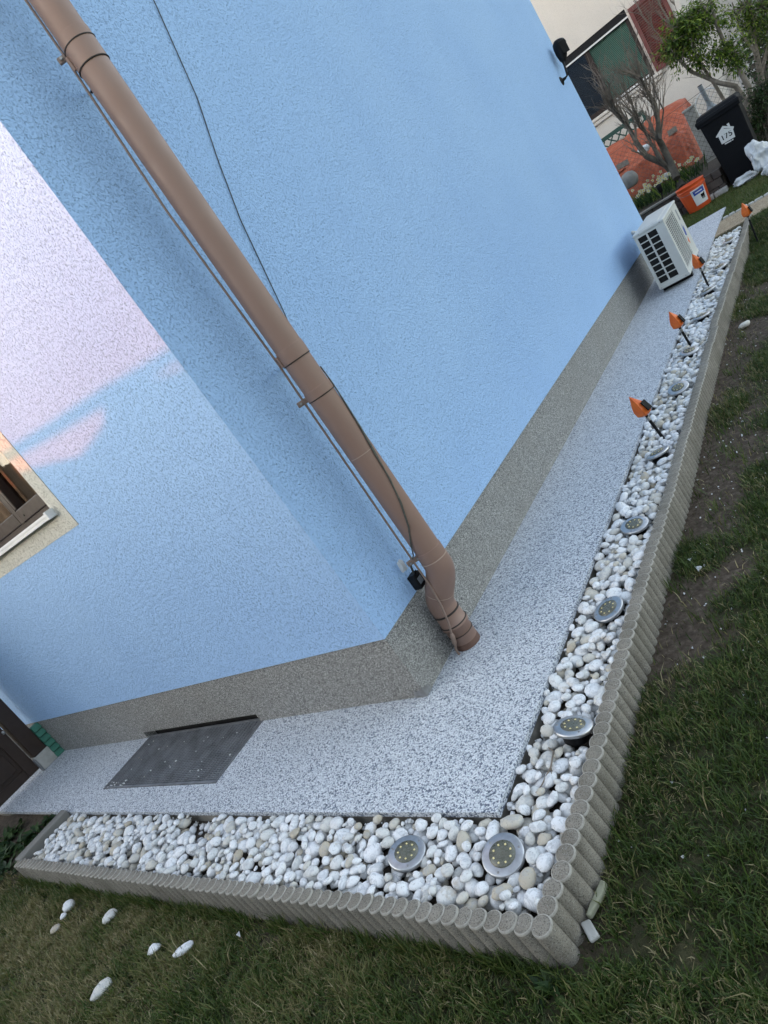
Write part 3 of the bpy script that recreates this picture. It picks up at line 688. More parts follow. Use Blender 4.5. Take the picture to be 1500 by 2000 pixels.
def disc_light(x, y, dz, tx, ty, label, proto=None):
    z = ZP+dz
    root = bpy.data.objects.new('solar_disc_light', None); col.objects.link(root); root.location = (x, y, z)
    root.rotation_euler = (math.radians(tx), math.radians(ty), random.uniform(0, 6)); root.empty_display_size = .05
    tag(root, label, 'ground light', 'round solar lights in the pebble bed')
    if proto:
        for ch in proto.children:
            c = ch.copy(); col.objects.link(c); c.parent = root
            for g in ch.children: d = g.copy(); col.objects.link(d); d.parent = c
        return root
    O = (0, 0, 0)
    b = B(); b.lathe([(RD*.60, .0005), (RD*.93, .0), (RD*.985, -.002), (RD, -.006), (RD, -.013), (RD*.9, -.016), (RD*.5, -.016)], 40); b.build('rim', 'brushed_steel', root, origin=O)
    b = B(); b.lathe([(RD*.62, -.002), (RD*.615, .0022), (RD*.2, .0024), (.0005, .0024)], 36); ln = b.build('lens', 'disc_lens', root, origin=O)
    for k in range(8):
        a = 2*math.pi*k/8; b = B(); b.box((math.cos(a)*.0265-.0026, math.sin(a)*.0265-.0026, .0018), (math.cos(a)*.0265+.0026, math.sin(a)*.0265+.0026, .0034)); b.build('led', 'led_yellow', ln, origin=O)
    for k in range(3):
        a = 2*math.pi*k/3+.4; b = B(); b.lathe([(.0036, -.001), (.0036, .0012), (.0015, .0013)], 10, (math.cos(a)*RD*.8, math.sin(a)*RD*.8, 0)); b.build('screw', 'steel', root, origin=O)
    b = B(); b.lathe([(RD*.66, -.016), (RD*.62, -.05), (.012, -.058), (.009, -.12), (.001, -.15)], 24); b.build('cup', 'black_plastic', root, origin=O)
    return root
dproto = None
random.seed(9)
for d in DISC:
    o = disc_light(*d, proto=dproto); dproto = dproto or o

# ------------------------------------------------------------------ solar torches
TORCH = [(.707, 1.813, ZP-.03, .30, 'nearest orange flame torch standing in the pebble bed', 0, -9),
         (.690, 3.233, ZP-.03, .295, 'second orange flame torch from the front in the pebble bed', 0.2, -3),
         (.681, 4.643, ZP-.03, .325, 'third orange flame torch in pebble bed beside the air conditioner', -0.1, 2),
         (1.00, 5.72, LAWN+.01, .42, 'farthest orange flame torch standing in the lawn by the sandy path', 0.15, 3)]
for (x, y, z, h, label, rz, lean) in TORCH:
    root = empty('solar_torch', (x, y, z), label, 'solar torch', 'orange solar flame torches', rz)
    root.rotation_euler = (math.radians(lean*.4), math.radians(lean), rz); O = (0, 0, 0)
    hh = .135; zb = h-hh
    b = B(); b.tube([(0, 0, -.06), (0, 0, 0), (0, 0, zb+.01)], [.002, .0085, .0085], 10); b.build('stake', 'black_plastic', root, origin=O)
    b = B(); b.tube([(0, 0, zb-.035), (0, 0, zb-.012)], .0092, 10); b.build('ferrule', 'steel', root, origin=O)
    # faceted flame: diamond section, widest low down, tip bent over
    b = B(); prof = [(0, .020, 0, 0), (.012, .040, 0, 0), (.045, .043, 0, -.002), (.080, .030, -.002, -.006), (.110, .014, -.004, -.012), (.135, .0015, -.006, -.018)]
    n = 8; vs = []; fs = []
    for (zz_, r_, ox, oy) in prof:
        for k in range(n):
            a = 2*math.pi*k/n+.3; q_ = 1.0 if k % 2 == 0 else .80
            vs.append((ox+r_*q_*math.cos(a), oy+r_*q_*.8*math.sin(a), zb+zz_))
    for i in range(len(prof)-1):
        for k in range(n): fs.append((i*n+k, i*n+(k+1) % n, (i+1)*n+(k+1) % n, (i+1)*n+k))
    fs += [tuple(reversed(range(n))), tuple(range((len(prof)-1)*n, len(prof)*n))]
    b.add(vs, fs); b.build('flame_shade', 'orange_flame', root, origin=O)
    b = B(); b.box((-.019, -.0035, -.03), (.019, .0035, .03), .001); me_ = b.build('solar_panel', 'label_black', root, origin=O)
    me_.location = (.039, -.012, zb+.050); me_.rotation_euler = (math.radians(-14), 0, math.radians(72))

# ------------------------------------------------------------------ pebbles: dropped one by one on a height field
def ico(sub):
    bm = bmesh.new(); bmesh.ops.create_icosphere(bm, subdivisions=sub, radius=1); bm.verts.index_update()
    V = np.array([v.co for v in bm.verts]); F_ = np.array([[v.index for v in f.verts] for f in bm.faces]); bm.free(); return V, F_
ICO2 = ico(2); ICO3 = ico(3)
def pebble_shape(seed, base):
    g = np.random.default_rng(seed); V = base[0].copy()
    k = g.normal(size=(5, 3))*1.1; ph = g.uniform(0, 6, 5); am = g.uniform(.03, .09, 5)
    r_ = 1+sum(am[i]*np.sin(V@k[i]*1.6+ph[i]) for i in range(5))
    # a few flattened facets like tumbled marble
    for _ in range(3):
        nrm = g.normal(size=3); nrm /= np.linalg.norm(nrm); d = V@nrm; cut = g.uniform(.70, .88)
        r_ = np.where(d > cut, r_*(cut+(d-cut)*.35)/np.maximum(d, 1e-6), r_)
    return V*r_[:, None]
NS = 14
SH2 = [pebble_shape(100+i, ICO2) for i in range(NS)]
pmesh = []
for i in range(NS):
    me = fast_mesh('pebble', pebble_shape(100+i, ICO3 if i < 0 else ICO2), ICO2[1], True); me.materials.append(MAT['pebble']); pmesh.append(me)
RES = .005; hx0, hy0 = -2.62, -.88
nx, ny = int((.86-hx0)/RES), int((6.45-hy0)/RES)
gx = hx0+(np.arange(nx)+.5)*RES; gy = hy0+(np.arange(ny)+.5)*RES
GXX, GYY = np.meshgrid(gx, gy, indexing='ij')
inside = (((GYY < PY-.002) & (GXX < .83)) | ((GXX > PX+.004) & (GYY >= PY-.004)))
inside &= (GXX < xout(GYY)-.055) & (GYY > yout(GXX)+.055) & (GXX > -2.59)
H = np.where(inside, ZP-.075, 9.0)
for d in DISC:                                             # the cups of the lights stand in the bed
    H = np.where(np.hypot(GXX-d[0], GYY-d[1]) < .038, 9.0, H)
for t_ in TORCH[:3]: H = np.where(np.hypot(GXX-t_[0], GYY-t_[1]) < .008, 9.0, H)
cells = np.argwhere(inside); bare = fbm(GXX, GYY, .28, 31, 2)
peb = []
def drop(n, amin, amax, tries, ztop_lim):
    for _ in range(n):
        a_ = amin+(amax-amin)*rng.random()**1.7; bb = a_*rng.uniform(.68, .95); cc_ = a_*rng.uniform(.48, .72); yaw = rng.uniform(0, math.pi)
        m_ = int(a_/RES)+1
        u, v = np.meshgrid(np.arange(-m_, m_+1)*RES, np.arange(-m_, m_+1)*RES, indexing='ij')
        cu = u*math.cos(yaw)+v*math.sin(yaw); cv = -u*math.sin(yaw)+v*math.cos(yaw)
        q_ = (cu/a_)**2+(cv/bb)**2; ok = q_ < 1; prof = np.where(ok, cc_*np.sqrt(np.maximum(0, 1-q_)), 0)
        core = q_ < .62
        best = None
        for _t in range(tries):
            i, j = cells[rng.integers(len(cells))]
            if i-m_ < 0 or j-m_ < 0 or i+m_+1 > nx or j+m_+1 > ny: continue
            x, y = gx[i], gy[j]
            if y < -.545 and x < -.9 and bare[i, j]+.5*(y-PY+.05) > .60 and rng.random() < .93: continue      # thin soil patches towards the left end
            W = H[i-m_:i+m_+1, j-m_:j+m_+1]
            if (W[q_ < .75] > 5).any(): continue
            Wc = np.minimum(W, 5)
            zr = np.max(np.where(core & (Wc < 4), Wc+prof, -9))-cc_*.20
            if best is None or zr < best[0]: best = (zr, i, j)
        if best is None: continue
        zr, i, j = best
        dd = min(math.hypot(gx[i]-d[0], gy[j]-d[1])-0*d[2] for d in DISC)
        lim = ztop_lim-(.022 if dd < .085 else 0)
        if zr+cc_ > lim: continue
        W = H[i-m_:i+m_+1, j-m_:j+m_+1]; W[...] = np.where(ok & (W < 5), np.maximum(W, zr+prof), W)
        peb.append((gx[i], gy[j], zr, a_, bb, cc_, yaw))
drop(1300, .022, .041, 3, ZP+.004)
drop(1300, .020, .038, 6, ZP+.010)
drop(1500, .013, .026, 7, ZP+.010)
drop(1200, .009, .015, 6, ZP-.005)
P = np.array(peb)
camv = np.array(CC); dist = np.linalg.norm(P[:, :3]-camv, axis=1)
# the ones showing largest and lying on top become objects of their own
Hc = np.array([H[min(nx-1, int((p[0]-hx0)/RES)), min(ny-1, int((p[1]-hy0)/RES))] for p in P])
topm = (P[:, 2]+P[:, 5]) > Hc-.006
score = np.where(topm, P[:, 3]/dist, 0)
order = np.argsort(-score); indiv = set(order[:300].tolist())
prnd = rng.random(len(P)); allV = []; allF = []; allR = []; off = 0
for i, (x, y, z, a_, bb, cc_, yaw) in enumerate(P):
    si = int(prnd[i]*977) % NS; tx, ty = rng.normal(0, .22), rng.normal(0, .22)
    Rm = Matrix.Rotation(yaw, 3, 'Z') @ Matrix.Rotation(tx, 3, 'X') @ Matrix.Rotation(ty, 3, 'Y')
    if i in indiv:
        o = bpy.data.objects.new('pebble', pmesh[si]); col.objects.link(o); o.location = (x, y, z); o.scale = (a_, bb, cc_)
        o.rotation_euler = Rm.to_euler()
        tag(o, 'rounded white marble pebble lying in the bed between path and edging', 'pebble', 'white pebbles filling the bed')
    else:
        V = SH2[si]*np.array([a_, bb, cc_]) @ np.array(Rm).T+np.array([x, y, z])
        allV.append(V); allF.append(ICO2[1]+off); allR.append(np.full(len(V), prnd[i])); off += len(V)
me = fast_mesh('pebble_bed', np.concatenate(allV), np.concatenate(allF), True, ('rnd', np.concatenate(allR)))
tag(link('pebble_bed', me, 'pebble'), 'mass of white marble pebbles filling the bed beside the path', 'pebbles', kind='stuff')
print('pebbles', len(P))
# little white chips washed along the path edge
V = []; F_ = []; rr = []; ob_, of_ = np.array([(1, 0, 0), (-1, 0, 0), (0, 1, 0), (0, -1, 0), (0, 0, 1), (0, 0, -1)], float), np.array([(0, 2, 4), (2, 1, 4), (1, 3, 4), (3, 0, 4), (2, 0, 5), (1, 2, 5), (3, 1, 5), (0, 3, 5)])
for i in range(1500):
    if rng.random() < .5: x, y = PX+.004+abs(rng.normal(0, .016)), rng.uniform(PY, 6)
    else: x, y = rng.uniform(-2.5, PX), PY-.004-abs(rng.normal(0, .014))
    zz_ = H[min(nx-1, max(0, int((x-hx0)/RES))), min(ny-1, max(0, int((y-hy0)/RES)))]
    if zz_ > 5: zz_ = ZP-.073
    s_ = rng.uniform(.002, .005); V.append(ob_*s_*rng.uniform(.6, 1.1, 3)+np.array([x, y, min(zz_, ZP-.03)+s_*.4])); F_.append(of_+6*i); rr.append(np.full(6, rng.random()))
tag(link('stone_chips', fast_mesh('stone_chips', np.concatenate(V), np.concatenate(F_), False, ('rnd', np.concatenate(rr))), 'pebble'), 'fine white stone chips washed along the path edge', 'stone chips', kind='stuff')

# ------------------------------------------------------------------ loose stones and scraps on the lawn
def lone(x, y, a_, bb, cc_, yaw, label, si=0, mat=None, cat='pebble', name='lone_pebble', rx=0, dz=.014):
    o = bpy.data.objects.new(name, pmesh[si]); col.objects.link(o)
    o.location = (x, y, float(gheight(x, y))+cc_*.55+dz); o.scale = (a_*1.15, bb*1.35, cc_*1.3); o.rotation_euler = (rx, 0, yaw); return tag(o, label, cat)
lone(-1.886, -1.003, .030, .024, .017, .9, 'white pebble in the lawn touching a smaller pale one', 1)
lone(-1.868, -1.05, .016, .013, .010, .2, 'small pale pebble touching a bigger white one in the lawn', 2)
lone(-1.84, -1.108, .026, .016, .012, .7, 'leftmost low white pebble in the grass below the edging', 3)
lone(-1.436, -1.001, .036, .022, .016, 1.0, 'flat white pebble in the grass near the edging', 4)
lone(-.896, -1.083, .024, .015, .012, .9, 'small oval white pebble in the middle of front lawn', 5)
lone(-.701, -1.056, .040, .014, .012, .85, 'long curved white stone in the front lawn', 6)
lone(-1.065, -1.257, .042, .022, .016, 1.0, 'large oval white pebble lowest in the front lawn', 7)
lone(1.004, 3.413, .032, .024, .018, .3, 'lone white pebble on bare soil beside the side edging', 8)
def shard(pts, z, h, mat, label, cat, name):
    b = B(); b.prism([(x, y, z) for x, y in pts], (0, 0, h)); o = recalc(b.build(name, mat, None, label, cat)); bv = o.modifiers.new('bevel', 'BEVEL'); bv.width = .004; bv.segments = 2; return o
zz_ = LAWN+.012
shard([(.868, -.765), (.878, -.735), (.890, -.700), (.889, -.672), (.874, -.668), (.868, -.70), (.860, -.735), (.856, -.765)], zz_, .018, 'dry_shard', 'upright greenish stone splinter leaning by the edging corner', 'stone', 'stone_splinter')
shard([(.842, -.782), (.864, -.768), (.900, -.806), (.880, -.824)], zz_, .012, 'dirty_white', 'flat rectangular pale mortar chunk at the edging corner', 'mortar', 'mortar_chunk')
random.seed(13)
for (x, y, lb) in ((-.44, -.967, 'scrap of white plastic in the grass below front edging'), (.985, .62, 'crumpled white plastic scrap on soil beside edging'), (.945, .70, 'white plastic scrap touching the foot of the edging'), (1.02, .18, 'tiny white petal on the lawn beside the edging')):
    b = B(); z = float(gheight(x, y))+.016
    pts = [Vector((x+random.uniform(-.016, .016), y+random.uniform(-.016, .016), z+random.uniform(0, .012))) for _ in range(5)]
    b.add(pts+[p+Vector((0, 0, .0012)) for p in pts], [(0, 1, 2), (0, 2, 3), (1, 3, 4), (5, 7, 6), (5, 8, 7), (6, 9, 8)]); b.build('litter_scrap', 'sack_white', None, lb, 'litter')
V = []; F_ = []; rr = []
for i in range(300):
    x = float(rng.uniform(.88, 1.35)); y = float(rng.uniform(-.6, 5.2)); x = max(x, float(xout(y))+.01)
    s_ = rng.uniform(.0025, .007); V.append(ob_*s_*rng.uniform(.5, 1.2, 3)+np.array([x, y, float(gheight(x, y))+s_*.4])); F_.append(of_+6*i); rr.append(np.full(6, .88+.12*rng.random()))
tag(link('soil_grit', fast_mesh('soil_grit', np.concatenate(V), np.concatenate(F_), False, ('rnd', np.concatenate(rr))), 'pebble'), 'small pale stones strewn over the bare soil by the edging', 'grit', kind='stuff')

# ------------------------------------------------------------------ grass
def blades(x, y, L, W, colr, lean):
    n = len(x); z = gheight(x, y)-.004
    az = rng.uniform(0, 2*math.pi, n); d = np.stack([np.cos(az), np.sin(az), np.zeros(n)], 1); sd = np.stack([-np.sin(az), np.cos(az), np.zeros(n)], 1)
    base = np.stack([x, y, z], 1); up = np.array([0, 0, 1.0])
    tw = rng.uniform(-.6, .6, n)[:, None]; sd = sd+d*tw
    mid = base+d*(L*lean*.35)[:, None]+up*(L*np.sqrt(np.clip(1-(lean*.6)**2, .05, 1))*.55)[:, None]
    tip = base+d*(L*lean)[:, None]+up*(L*np.sqrt(np.clip(1-lean**2, .02, 1))*.92)[:, None]
    w = sd*(W/2)[:, None]
    V = np.stack([base-w, base+w, mid-w*.8, mid+w*.8, tip], 1).reshape(-1, 3)
    o = (np.arange(n)*5)[:, None]
    T = np.concatenate([o+np.array([0, 1, 3]), o+np.array([0, 3, 2]), o+np.array([2, 3, 4])], 1).reshape(-1, 3)
    return V, T, np.repeat(colr, 5)
def scatter(n, x0, x1, y0, y1):
    x = rng.uniform(x0, x1, n); y = rng.uniform(y0, y1, n)
    out = (x > xout(y)+.004) | (y < yout(x)-.004)
    left = (x < -2.72) & (y > -.9)
    return x[out & ~left], y[out & ~left]
bx = []; by = []
for (n, r_) in ((150000, (-2.95, 1.35, -1.62, -.85)), (122000, (.85, 1.40, -1.0, 6.6)), (42000, (-3.6, 2.6, -2.6, -1.5)), (42000, (1.35, 3.0, -2.5, 6.0))):
    x, y = scatter(n, *r_); bx.append(x); by.append(y)
x = np.concatenate(bx); y = np.concatenate(by); g = gmask(x, y)
tuft = fbm(x, y, .055, 41, 2)
keep = rng.random(len(x)) < g*sstep(.12, .5, tuft)*.95+.035
x, y, g, tuft = x[keep], y[keep], g[keep], tuft[keep]
dry = fbm(x, y, .30, 51, 3); dl = np.clip(yout(x)-y, 0, 1)
n = len(x)
fr_w = sstep(-.75, -1.0, y); pat = sstep(.36, .64, fbm(x, y, .42, 91, 3)); fr_w = fr_w*pat; c = np.clip((.06+.26*fr_w)+.52*rng.random(n)**(1.3-.4*fr_w)+(tuft-.5)*.30, 0, .66)  # front blades paler: dry straw, with stronger front light put into the colour
pd = np.clip(sstep(.42, .62, dry)*(.26+.30*fr_w)+.04+.30*fr_w+.25*(1-g), 0, .8); c = np.where(rng.random(n) < pd, rng.uniform(.62, 1.0, n), c)
L = rng.uniform(.018, .055, n)*(.60+.85*tuft); L = np.where(c > .7, L*.85, L)
longb = rng.random(n) < .02; L = np.where(longb, L*1.9, L)
V, T, cc_ = blades(x, y, L, rng.uniform(.0020, .0042, n), c, np.clip(rng.normal(.62, .24, n), .05, .98))
# taller tufts against the foot of the front edging
xt = []; yt = []
for _ in range(130):
    cx = rng.uniform(-2.7, .85); cy = float(yout(cx))-rng.uniform(.008, .03); k = rng.integers(8, 26)
    xt.append(cx+rng.normal(0, .018, k)); yt.append(np.minimum(cy+rng.normal(0, .01, k), float(yout(cx))-.004))
for _ in range(46):
    cy = rng.uniform(-.9, 5.5); cx = float(xout(cy))+rng.uniform(.008, .25); k = rng.integers(8, 24)
    xt.append(np.maximum(cx+rng.normal(0, .016, k), float(xout(cy))+.004)); yt.append(cy+rng.normal(0, .02, k))
xt = np.concatenate(xt); yt = np.concatenate(yt); n2 = len(xt)
V2, T2, c2 = blades(xt, yt, rng.uniform(.035, .10, n2), rng.uniform(.0024, .0042, n2), rng.uniform(.2, .66, n2), np.clip(rng.normal(.5, .2, n2), .05, .95))
# lawn strip beyond the sandy path
n3 = 60000; x3 = rng.uniform(-1.8, 3.2, n3); y3 = rng.uniform(7.45, 9.7, n3)
k3 = ((y3 > 8.22) | (x3 > PX+.02)); x3, y3 = x3[k3], y3[k3]; n3 = len(x3)
V3, T3, c3 = blades(x3, y3, rng.uniform(.02, .05, n3), rng.uniform(.004, .007, n3), np.clip(.35+.3*rng.random(n3)+.3*(fbm(x3, y3, .4, 61)-.5), .1, .66), np.clip(rng.normal(.5, .2, n3), .05, .95))
VV = np.concatenate([V, V2, V3]); TT = np.concatenate([T, T2+len(V), T3+len(V)+len(V2)])
tag(link('grass', fast_mesh('grass', VV, TT, True, ('rnd', np.concatenate([cc_, c2, c3]))), 'grass'), 'short patchy green lawn grass with dry straw blades', 'grass', kind='stuff')
print('blades', len(VV)//5)

# ------------------------------------------------------------------ weeds
def weed(x, y, z, n, size, label, mat='leaf_dark', spread=.03, tall=.4, group=None):
    b = B()
    for i in range(n):
        a = random.uniform(0, 6.28); d = Vector((math.cos(a), math.sin(a), random.uniform(.1, .9)*tall*2)); ln = size*random.uniform(.5, 1.2)
        p = Vector((x+random.gauss(0, spread), y+random.gauss(0, spread), z)); b.cur = .5
        b.leaf(p, d, (0, 0, 1), ln, ln*random.uniform(.3, .5))
    return b.build('weed', mat, None, label, 'weed', group, origin=(x, y, z))
random.seed(17)
for (x, y, n, s_, lb) in ((.60, .62, 26, .035, 'small green weed at the path edge beside second side light'), (.592, .16, 30, .032, 'dark green weed tuft growing between path and pebbles near the downspout'), (.60, 1.18, 20, .026, 'tiny weed at the path edge before the nearest torch'),
                          (.585, 4.1, 30, .035, 'green weed strip at path edge in front of the air conditioner'), (.47, PY-.025, 12, .025, 'little weed at the path corner above the pebbles'), (.05, PY-.02, 12, .022, 'little weed below the path edge above left front light'),
                          (-.28, PY-.02, 14, .024, 'small yellowish weed under middle of the front path edge'), (-.42, PY-.022, 12, .028, 'small weed left of the yellowish one under the path edge'), (-2.2, PY-.02, 10, .025, 'tiny green weed near the board end of the bed')):
    weed(x, y, ZP-.07, n, s_, lb, 'leaf_green' if 'yellow' in lb or 'strip' in lb else 'leaf_dark', .012, 1.0)
for (x, y, n, s_, lb) in ((-3.35, -.72, 60, .09, 'leafy weed clump in the dark corner left of the board'), (-2.98, -.72, 46, .08, 'leafy weed growing against left side of the board'), (-3.05, -.93, 60, .10, 'broad-leaved weed at the lower left edge of the photo'), (-3.6, -.9, 50, .10, 'leafy weed under the brown door'), (-2.95, -.62, 60, .07, 'dark weed beside the upper end of the grey board'), (-3.15, -.82, 70, .08, 'dense weed tuft in middle of the dark left corner'), (-2.85, -.86, 40, .06, 'low weed at the lower end of the grey board'), (.80, -.925, 26, .05, 'small leafy weed at the foot of the edging corner')):
    weed(x, y, float(gheight(x, y)), n, s_, lb, 'leaf_dark', .05 if n > 30 else .012, .6)
b = B(); b.tube([(.655, -.30, ZP-.012), (.69, -.33, ZP+.002), (.70, -.39, ZP+.004), (.68, -.45, ZP-.006), (.665, -.47, ZP-.01)], [.0025, .003, .0028, .002, .0012], 6); b.tube([(.70, -.39, ZP+.004), (.71, -.42, ZP+.0)], [.002, .001], 5)
b.build('dry_twig', 'twig', None, 'dry brown twig lying on the pebbles below the first side light', 'twig')

# ------------------------------------------------------------------ photo direction -> point on the vertical plane y = Y where the thing stands
def at(px, py, Y):
    fpx = LENS*2000/36; d = [(px-750)/fpx, (py-1000)/fpx, 1.0]
    w = [sum(RC[i][k]*d[i] for i in range(3)) for k in range(3)]; t = (Y-CC[1])/w[1]
    return Vector((CC[0]+w[0]*t, Y, CC[2]+w[2]*t))

# ------------------------------------------------------------------ raised flower bed at the end of the garden
slab('bed_earth', [(-3.2, .50, 9.72, 11.7)], ZP-.05, -.02, 'soil')
slab('neighbour_yard', [(-14, 12, 11.7, 60)], ZP-.05, .0, 'ground')
bw = empty('block_wall', (-.9, 9.6, ZP), 'low brown-grey stone block wall holding the raised flower bed', 'wall')
random.seed(31); crs = .108
for r_ in range(3):
    x = -2.9+(.17 if r_ % 2 else 0)
    while x < .50:
        w = random.uniform(.24, .34); x1 = min(x+w, .50)
        if x1-x > .06:
            b = B(); dy = random.uniform(-.008, .008); b.box((x+.004, 9.60+dy, ZP-.01+r_*crs), (x1-.004, 9.72, ZP-.01+(r_+1)*crs-.005), .008); b.build('block', 'block_stone', bw)
        x = x1+.001
b = B(); b.box((-2.9, 9.575, ZP+3*crs-.012), (-.04, 9.73, ZP+3*crs+.014), .005); b.build('coping', 'old_timber', bw)
for (p, w, lb) in (((1385, 401), .20, 'pale grey stone slab at foot of block wall beside the bucket'), ((1415, 388), .17, 'cream stone slab at foot of block wall beside the black bin')):
    c = at(*p, 9.5); b = B(); b.box((c.x-w/2, 9.44, ZP-.01), (c.x+w/2, 9.585, ZP+.06), .012); b.build('stone_slab', 'dirty_white', None, lb, 'stone')

# ------------------------------------------------------------------ bucket
bk = empty('bucket', (.135, 9.36, ZP), 'orange plastic bucket with white and blue label', 'bucket')
b = B(); bc = (.135, 9.36, 0); zt = .042
b.lathe([(.150, ZP), (.152, ZP+.004), (.186, zt-.05), (.187, zt-.012), (.194, zt-.008), (.194, zt), (.184, zt), (.148, ZP+.012)], 40, bc); b.build('shell', 'orange_plastic', bk)
b = B(); b.lathe([(.187, zt-.062), (.192, zt-.058), (.192, zt-.05), (.187, zt-.046)], 40, bc); b.build('rib', 'orange_plastic', bk)
def sector(r0, z0, r1, z1, a0, a1, mat, name, par, n=10):
    b = B(); vs = []
    for i in range(n+1):
        a = math.radians(a0+(a1-a0)*i/n)
        vs += [(bc[0]+r0*math.cos(a), bc[1]+r0*math.sin(a), z0), (bc[0]+r1*math.cos(a), bc[1]+r1*math.sin(a), z1)]
    b.add(vs, [(2*i, 2*i+2, 2*i+3, 2*i+1) for i in range(n)], True); return b.build(name, mat, par)
def rb(z): return .152+(.186-.152)*(z-ZP)/(zt-.05-ZP)
lab = sector(rb(-.262)+.0015, -.262, rb(-.045)+.0015, -.045, -92, -28, 'label_white', 'label', bk)
sector(rb(-.125)+.003, -.125, rb(-.06)+.003, -.06, -84, -34, 'label_blue', 'blue_band', lab)
sector(rb(-.10)+.0045, -.100, rb(-.088)+.0045, -.088, -76, -44, 'label_white', 'band_lettering', lab)
for (a0, a1, z0, z1) in ((-58, -40, -.185, -.145), (-56, -52, -.215, -.184), (-50, -47, -.212, -.184), (-45, -41, -.215, -.184), (-43, -38, -.160, -.135)):
    sector(rb(z0)+.0035, z0, rb(z1)+.0035, z1, a0, a1, 'label_black', 'black_emblem', lab, 4)
b = B(); b.tube([(bc[0]+.196*math.cos(a), bc[1]+.196*math.sin(a), zt-.05-.10*math.sin((a+math.pi)*1.0) if 0 else zt-.055-.055*abs(math.sin(a))) for a in [math.radians(-180+t*7.5) for t in range(25)]], .0025, 6); b.build('handle', 'steel', bk)

# ------------------------------------------------------------------ wheelie bin
bn = empty('wheelie_bin', (.77, 9.75, ZP), 'black wheelie bin with white house-shaped 175 sticker', 'bin')
def taper(x0, x1, y0, y1, z0, X0, X1, Y0, Y1, z1): 
    return [(x0, y0, z0), (x1, y0, z0), (x1, y1, z0), (x0, y1, z0), (X0, Y0, z1), (X1, Y0, z1), (X1, Y1, z1), (X0, Y1, z1)], [(3, 2, 1, 0), (4, 5, 6, 7), (0, 1, 5, 4), (1, 2, 6, 5), (2, 3, 7, 6), (3, 0, 4, 7)]
def tapered(name, mat, *a, bev=.012):
    b = B(); v, f = taper(*a); b.add(v, f); o = recalc(b.build(name, mat, bn)); m_ = o.modifiers.new('bevel', 'BEVEL'); m_.width = bev; m_.segments = 3; return o
tapered('body', 'bin_plastic', .555, .985, 9.56, 9.98, ZP+.03, .505, 1.005, 9.50, 10.06, .60)
tapered('rim', 'bin_plastic', .478, 1.022, 9.475, 10.09, .575, .474, 1.026, 9.47, 10.10, .628, bev=.008)
tapered('lid', 'bin_plastic', .472, 1.03, 9.465, 10.10, .634, .50, 1.0, 9.54, 10.06, .705, bev=.02)
tapered('lid_lip', 'bin_plastic', .47, 1.03, 9.455, 9.50, .622, .475, 1.025, 9.465, 9.51, .665, bev=.006)
b = B(); b.tube([(.55, 10.14, .67), (.95, 10.14, .67)], .016, 10); b.build('handle', 'bin_plastic', bn)
for x in (.535, 1.005):
    b = B(); b.lathe([(.03, -.025), (.10, -.025), (.105, -.015), (.105, .015), (.10, .025), (.03, .025)], 24, (x, 9.98, ZP+.105), Matrix.Rotation(math.pi/2, 3, 'Y')); b.build('wheel', 'black_plastic', bn)
# sticker on the front (front leans by ~2 degrees; sits on it)
def by(z): return 9.56+(9.50-9.56)*(z-ZP-.03)/(.60-ZP-.03)
st = bpy.data.objects.new('sticker', None); col.objects.link(st); st.parent = bn; st.location = (0, 0, 0)
def flat(poly, name, mat, off):
    b = B(); b.prism([(x, by(z)-off, z) for x, z in poly], (0, -.0008, 0)); return recalc(b.build(name, mat, st, origin=wloc(bn)))
def pz(zx, zy): p = at(1330+zx/8.82, 170+zy/8.82, 9.52); return (p.x, p.z)
flat([pz(640, 850), pz(728, 715), pz(895, 715), pz(935, 855), pz(705, 990)], 'house_shape', 'label_white', .0015)
flat([pz(600, 865), pz(715, 670), pz(745, 700), pz(625, 875)], 'roof_line', 'label_white', .0018); flat([pz(715, 668), pz(912, 676), pz(905, 716), pz(735, 705)], 'roof_line', 'label_white', .0022)
flat([pz(785, 640), pz(825, 610), pz(852, 678), pz(815, 680)], 'chimney', 'label_white', .0015)
flat([pz(750, 975), pz(865, 915), pz(872, 930), pz(760, 993)], 'street_line', 'label_white', .0015); flat([pz(872, 910), pz(900, 893), pz(905, 908), pz(880, 925)], 'street_line', 'label_white', .0015)
fc = bpy.data.curves.new('digits', 'FONT'); fc.body = '175'; fc.size = .098; fc.extrude = .0006; fc.align_x = 'CENTER'; fc.align_y = 'CENTER'; fc.offset = .0015
fo = bpy.data.objects.new('digits_tmp', fc); col.objects.link(fo); bpy.context.view_layer.update()
dm = bpy.data.meshes.new_from_object(fo.evaluated_get(bpy.context.evaluated_depsgraph_get())); bpy.data.objects.remove(fo)
p = pz(785, 835); dg = link('digits', dm, 'label_black', st); dg.location = Vector((p[0], by(p[1])-.0038, p[1]))-wloc(bn)
dg.rotation_euler = (math.pi/2, 0, 0); dg.scale = (1.0, 1.0, 1)

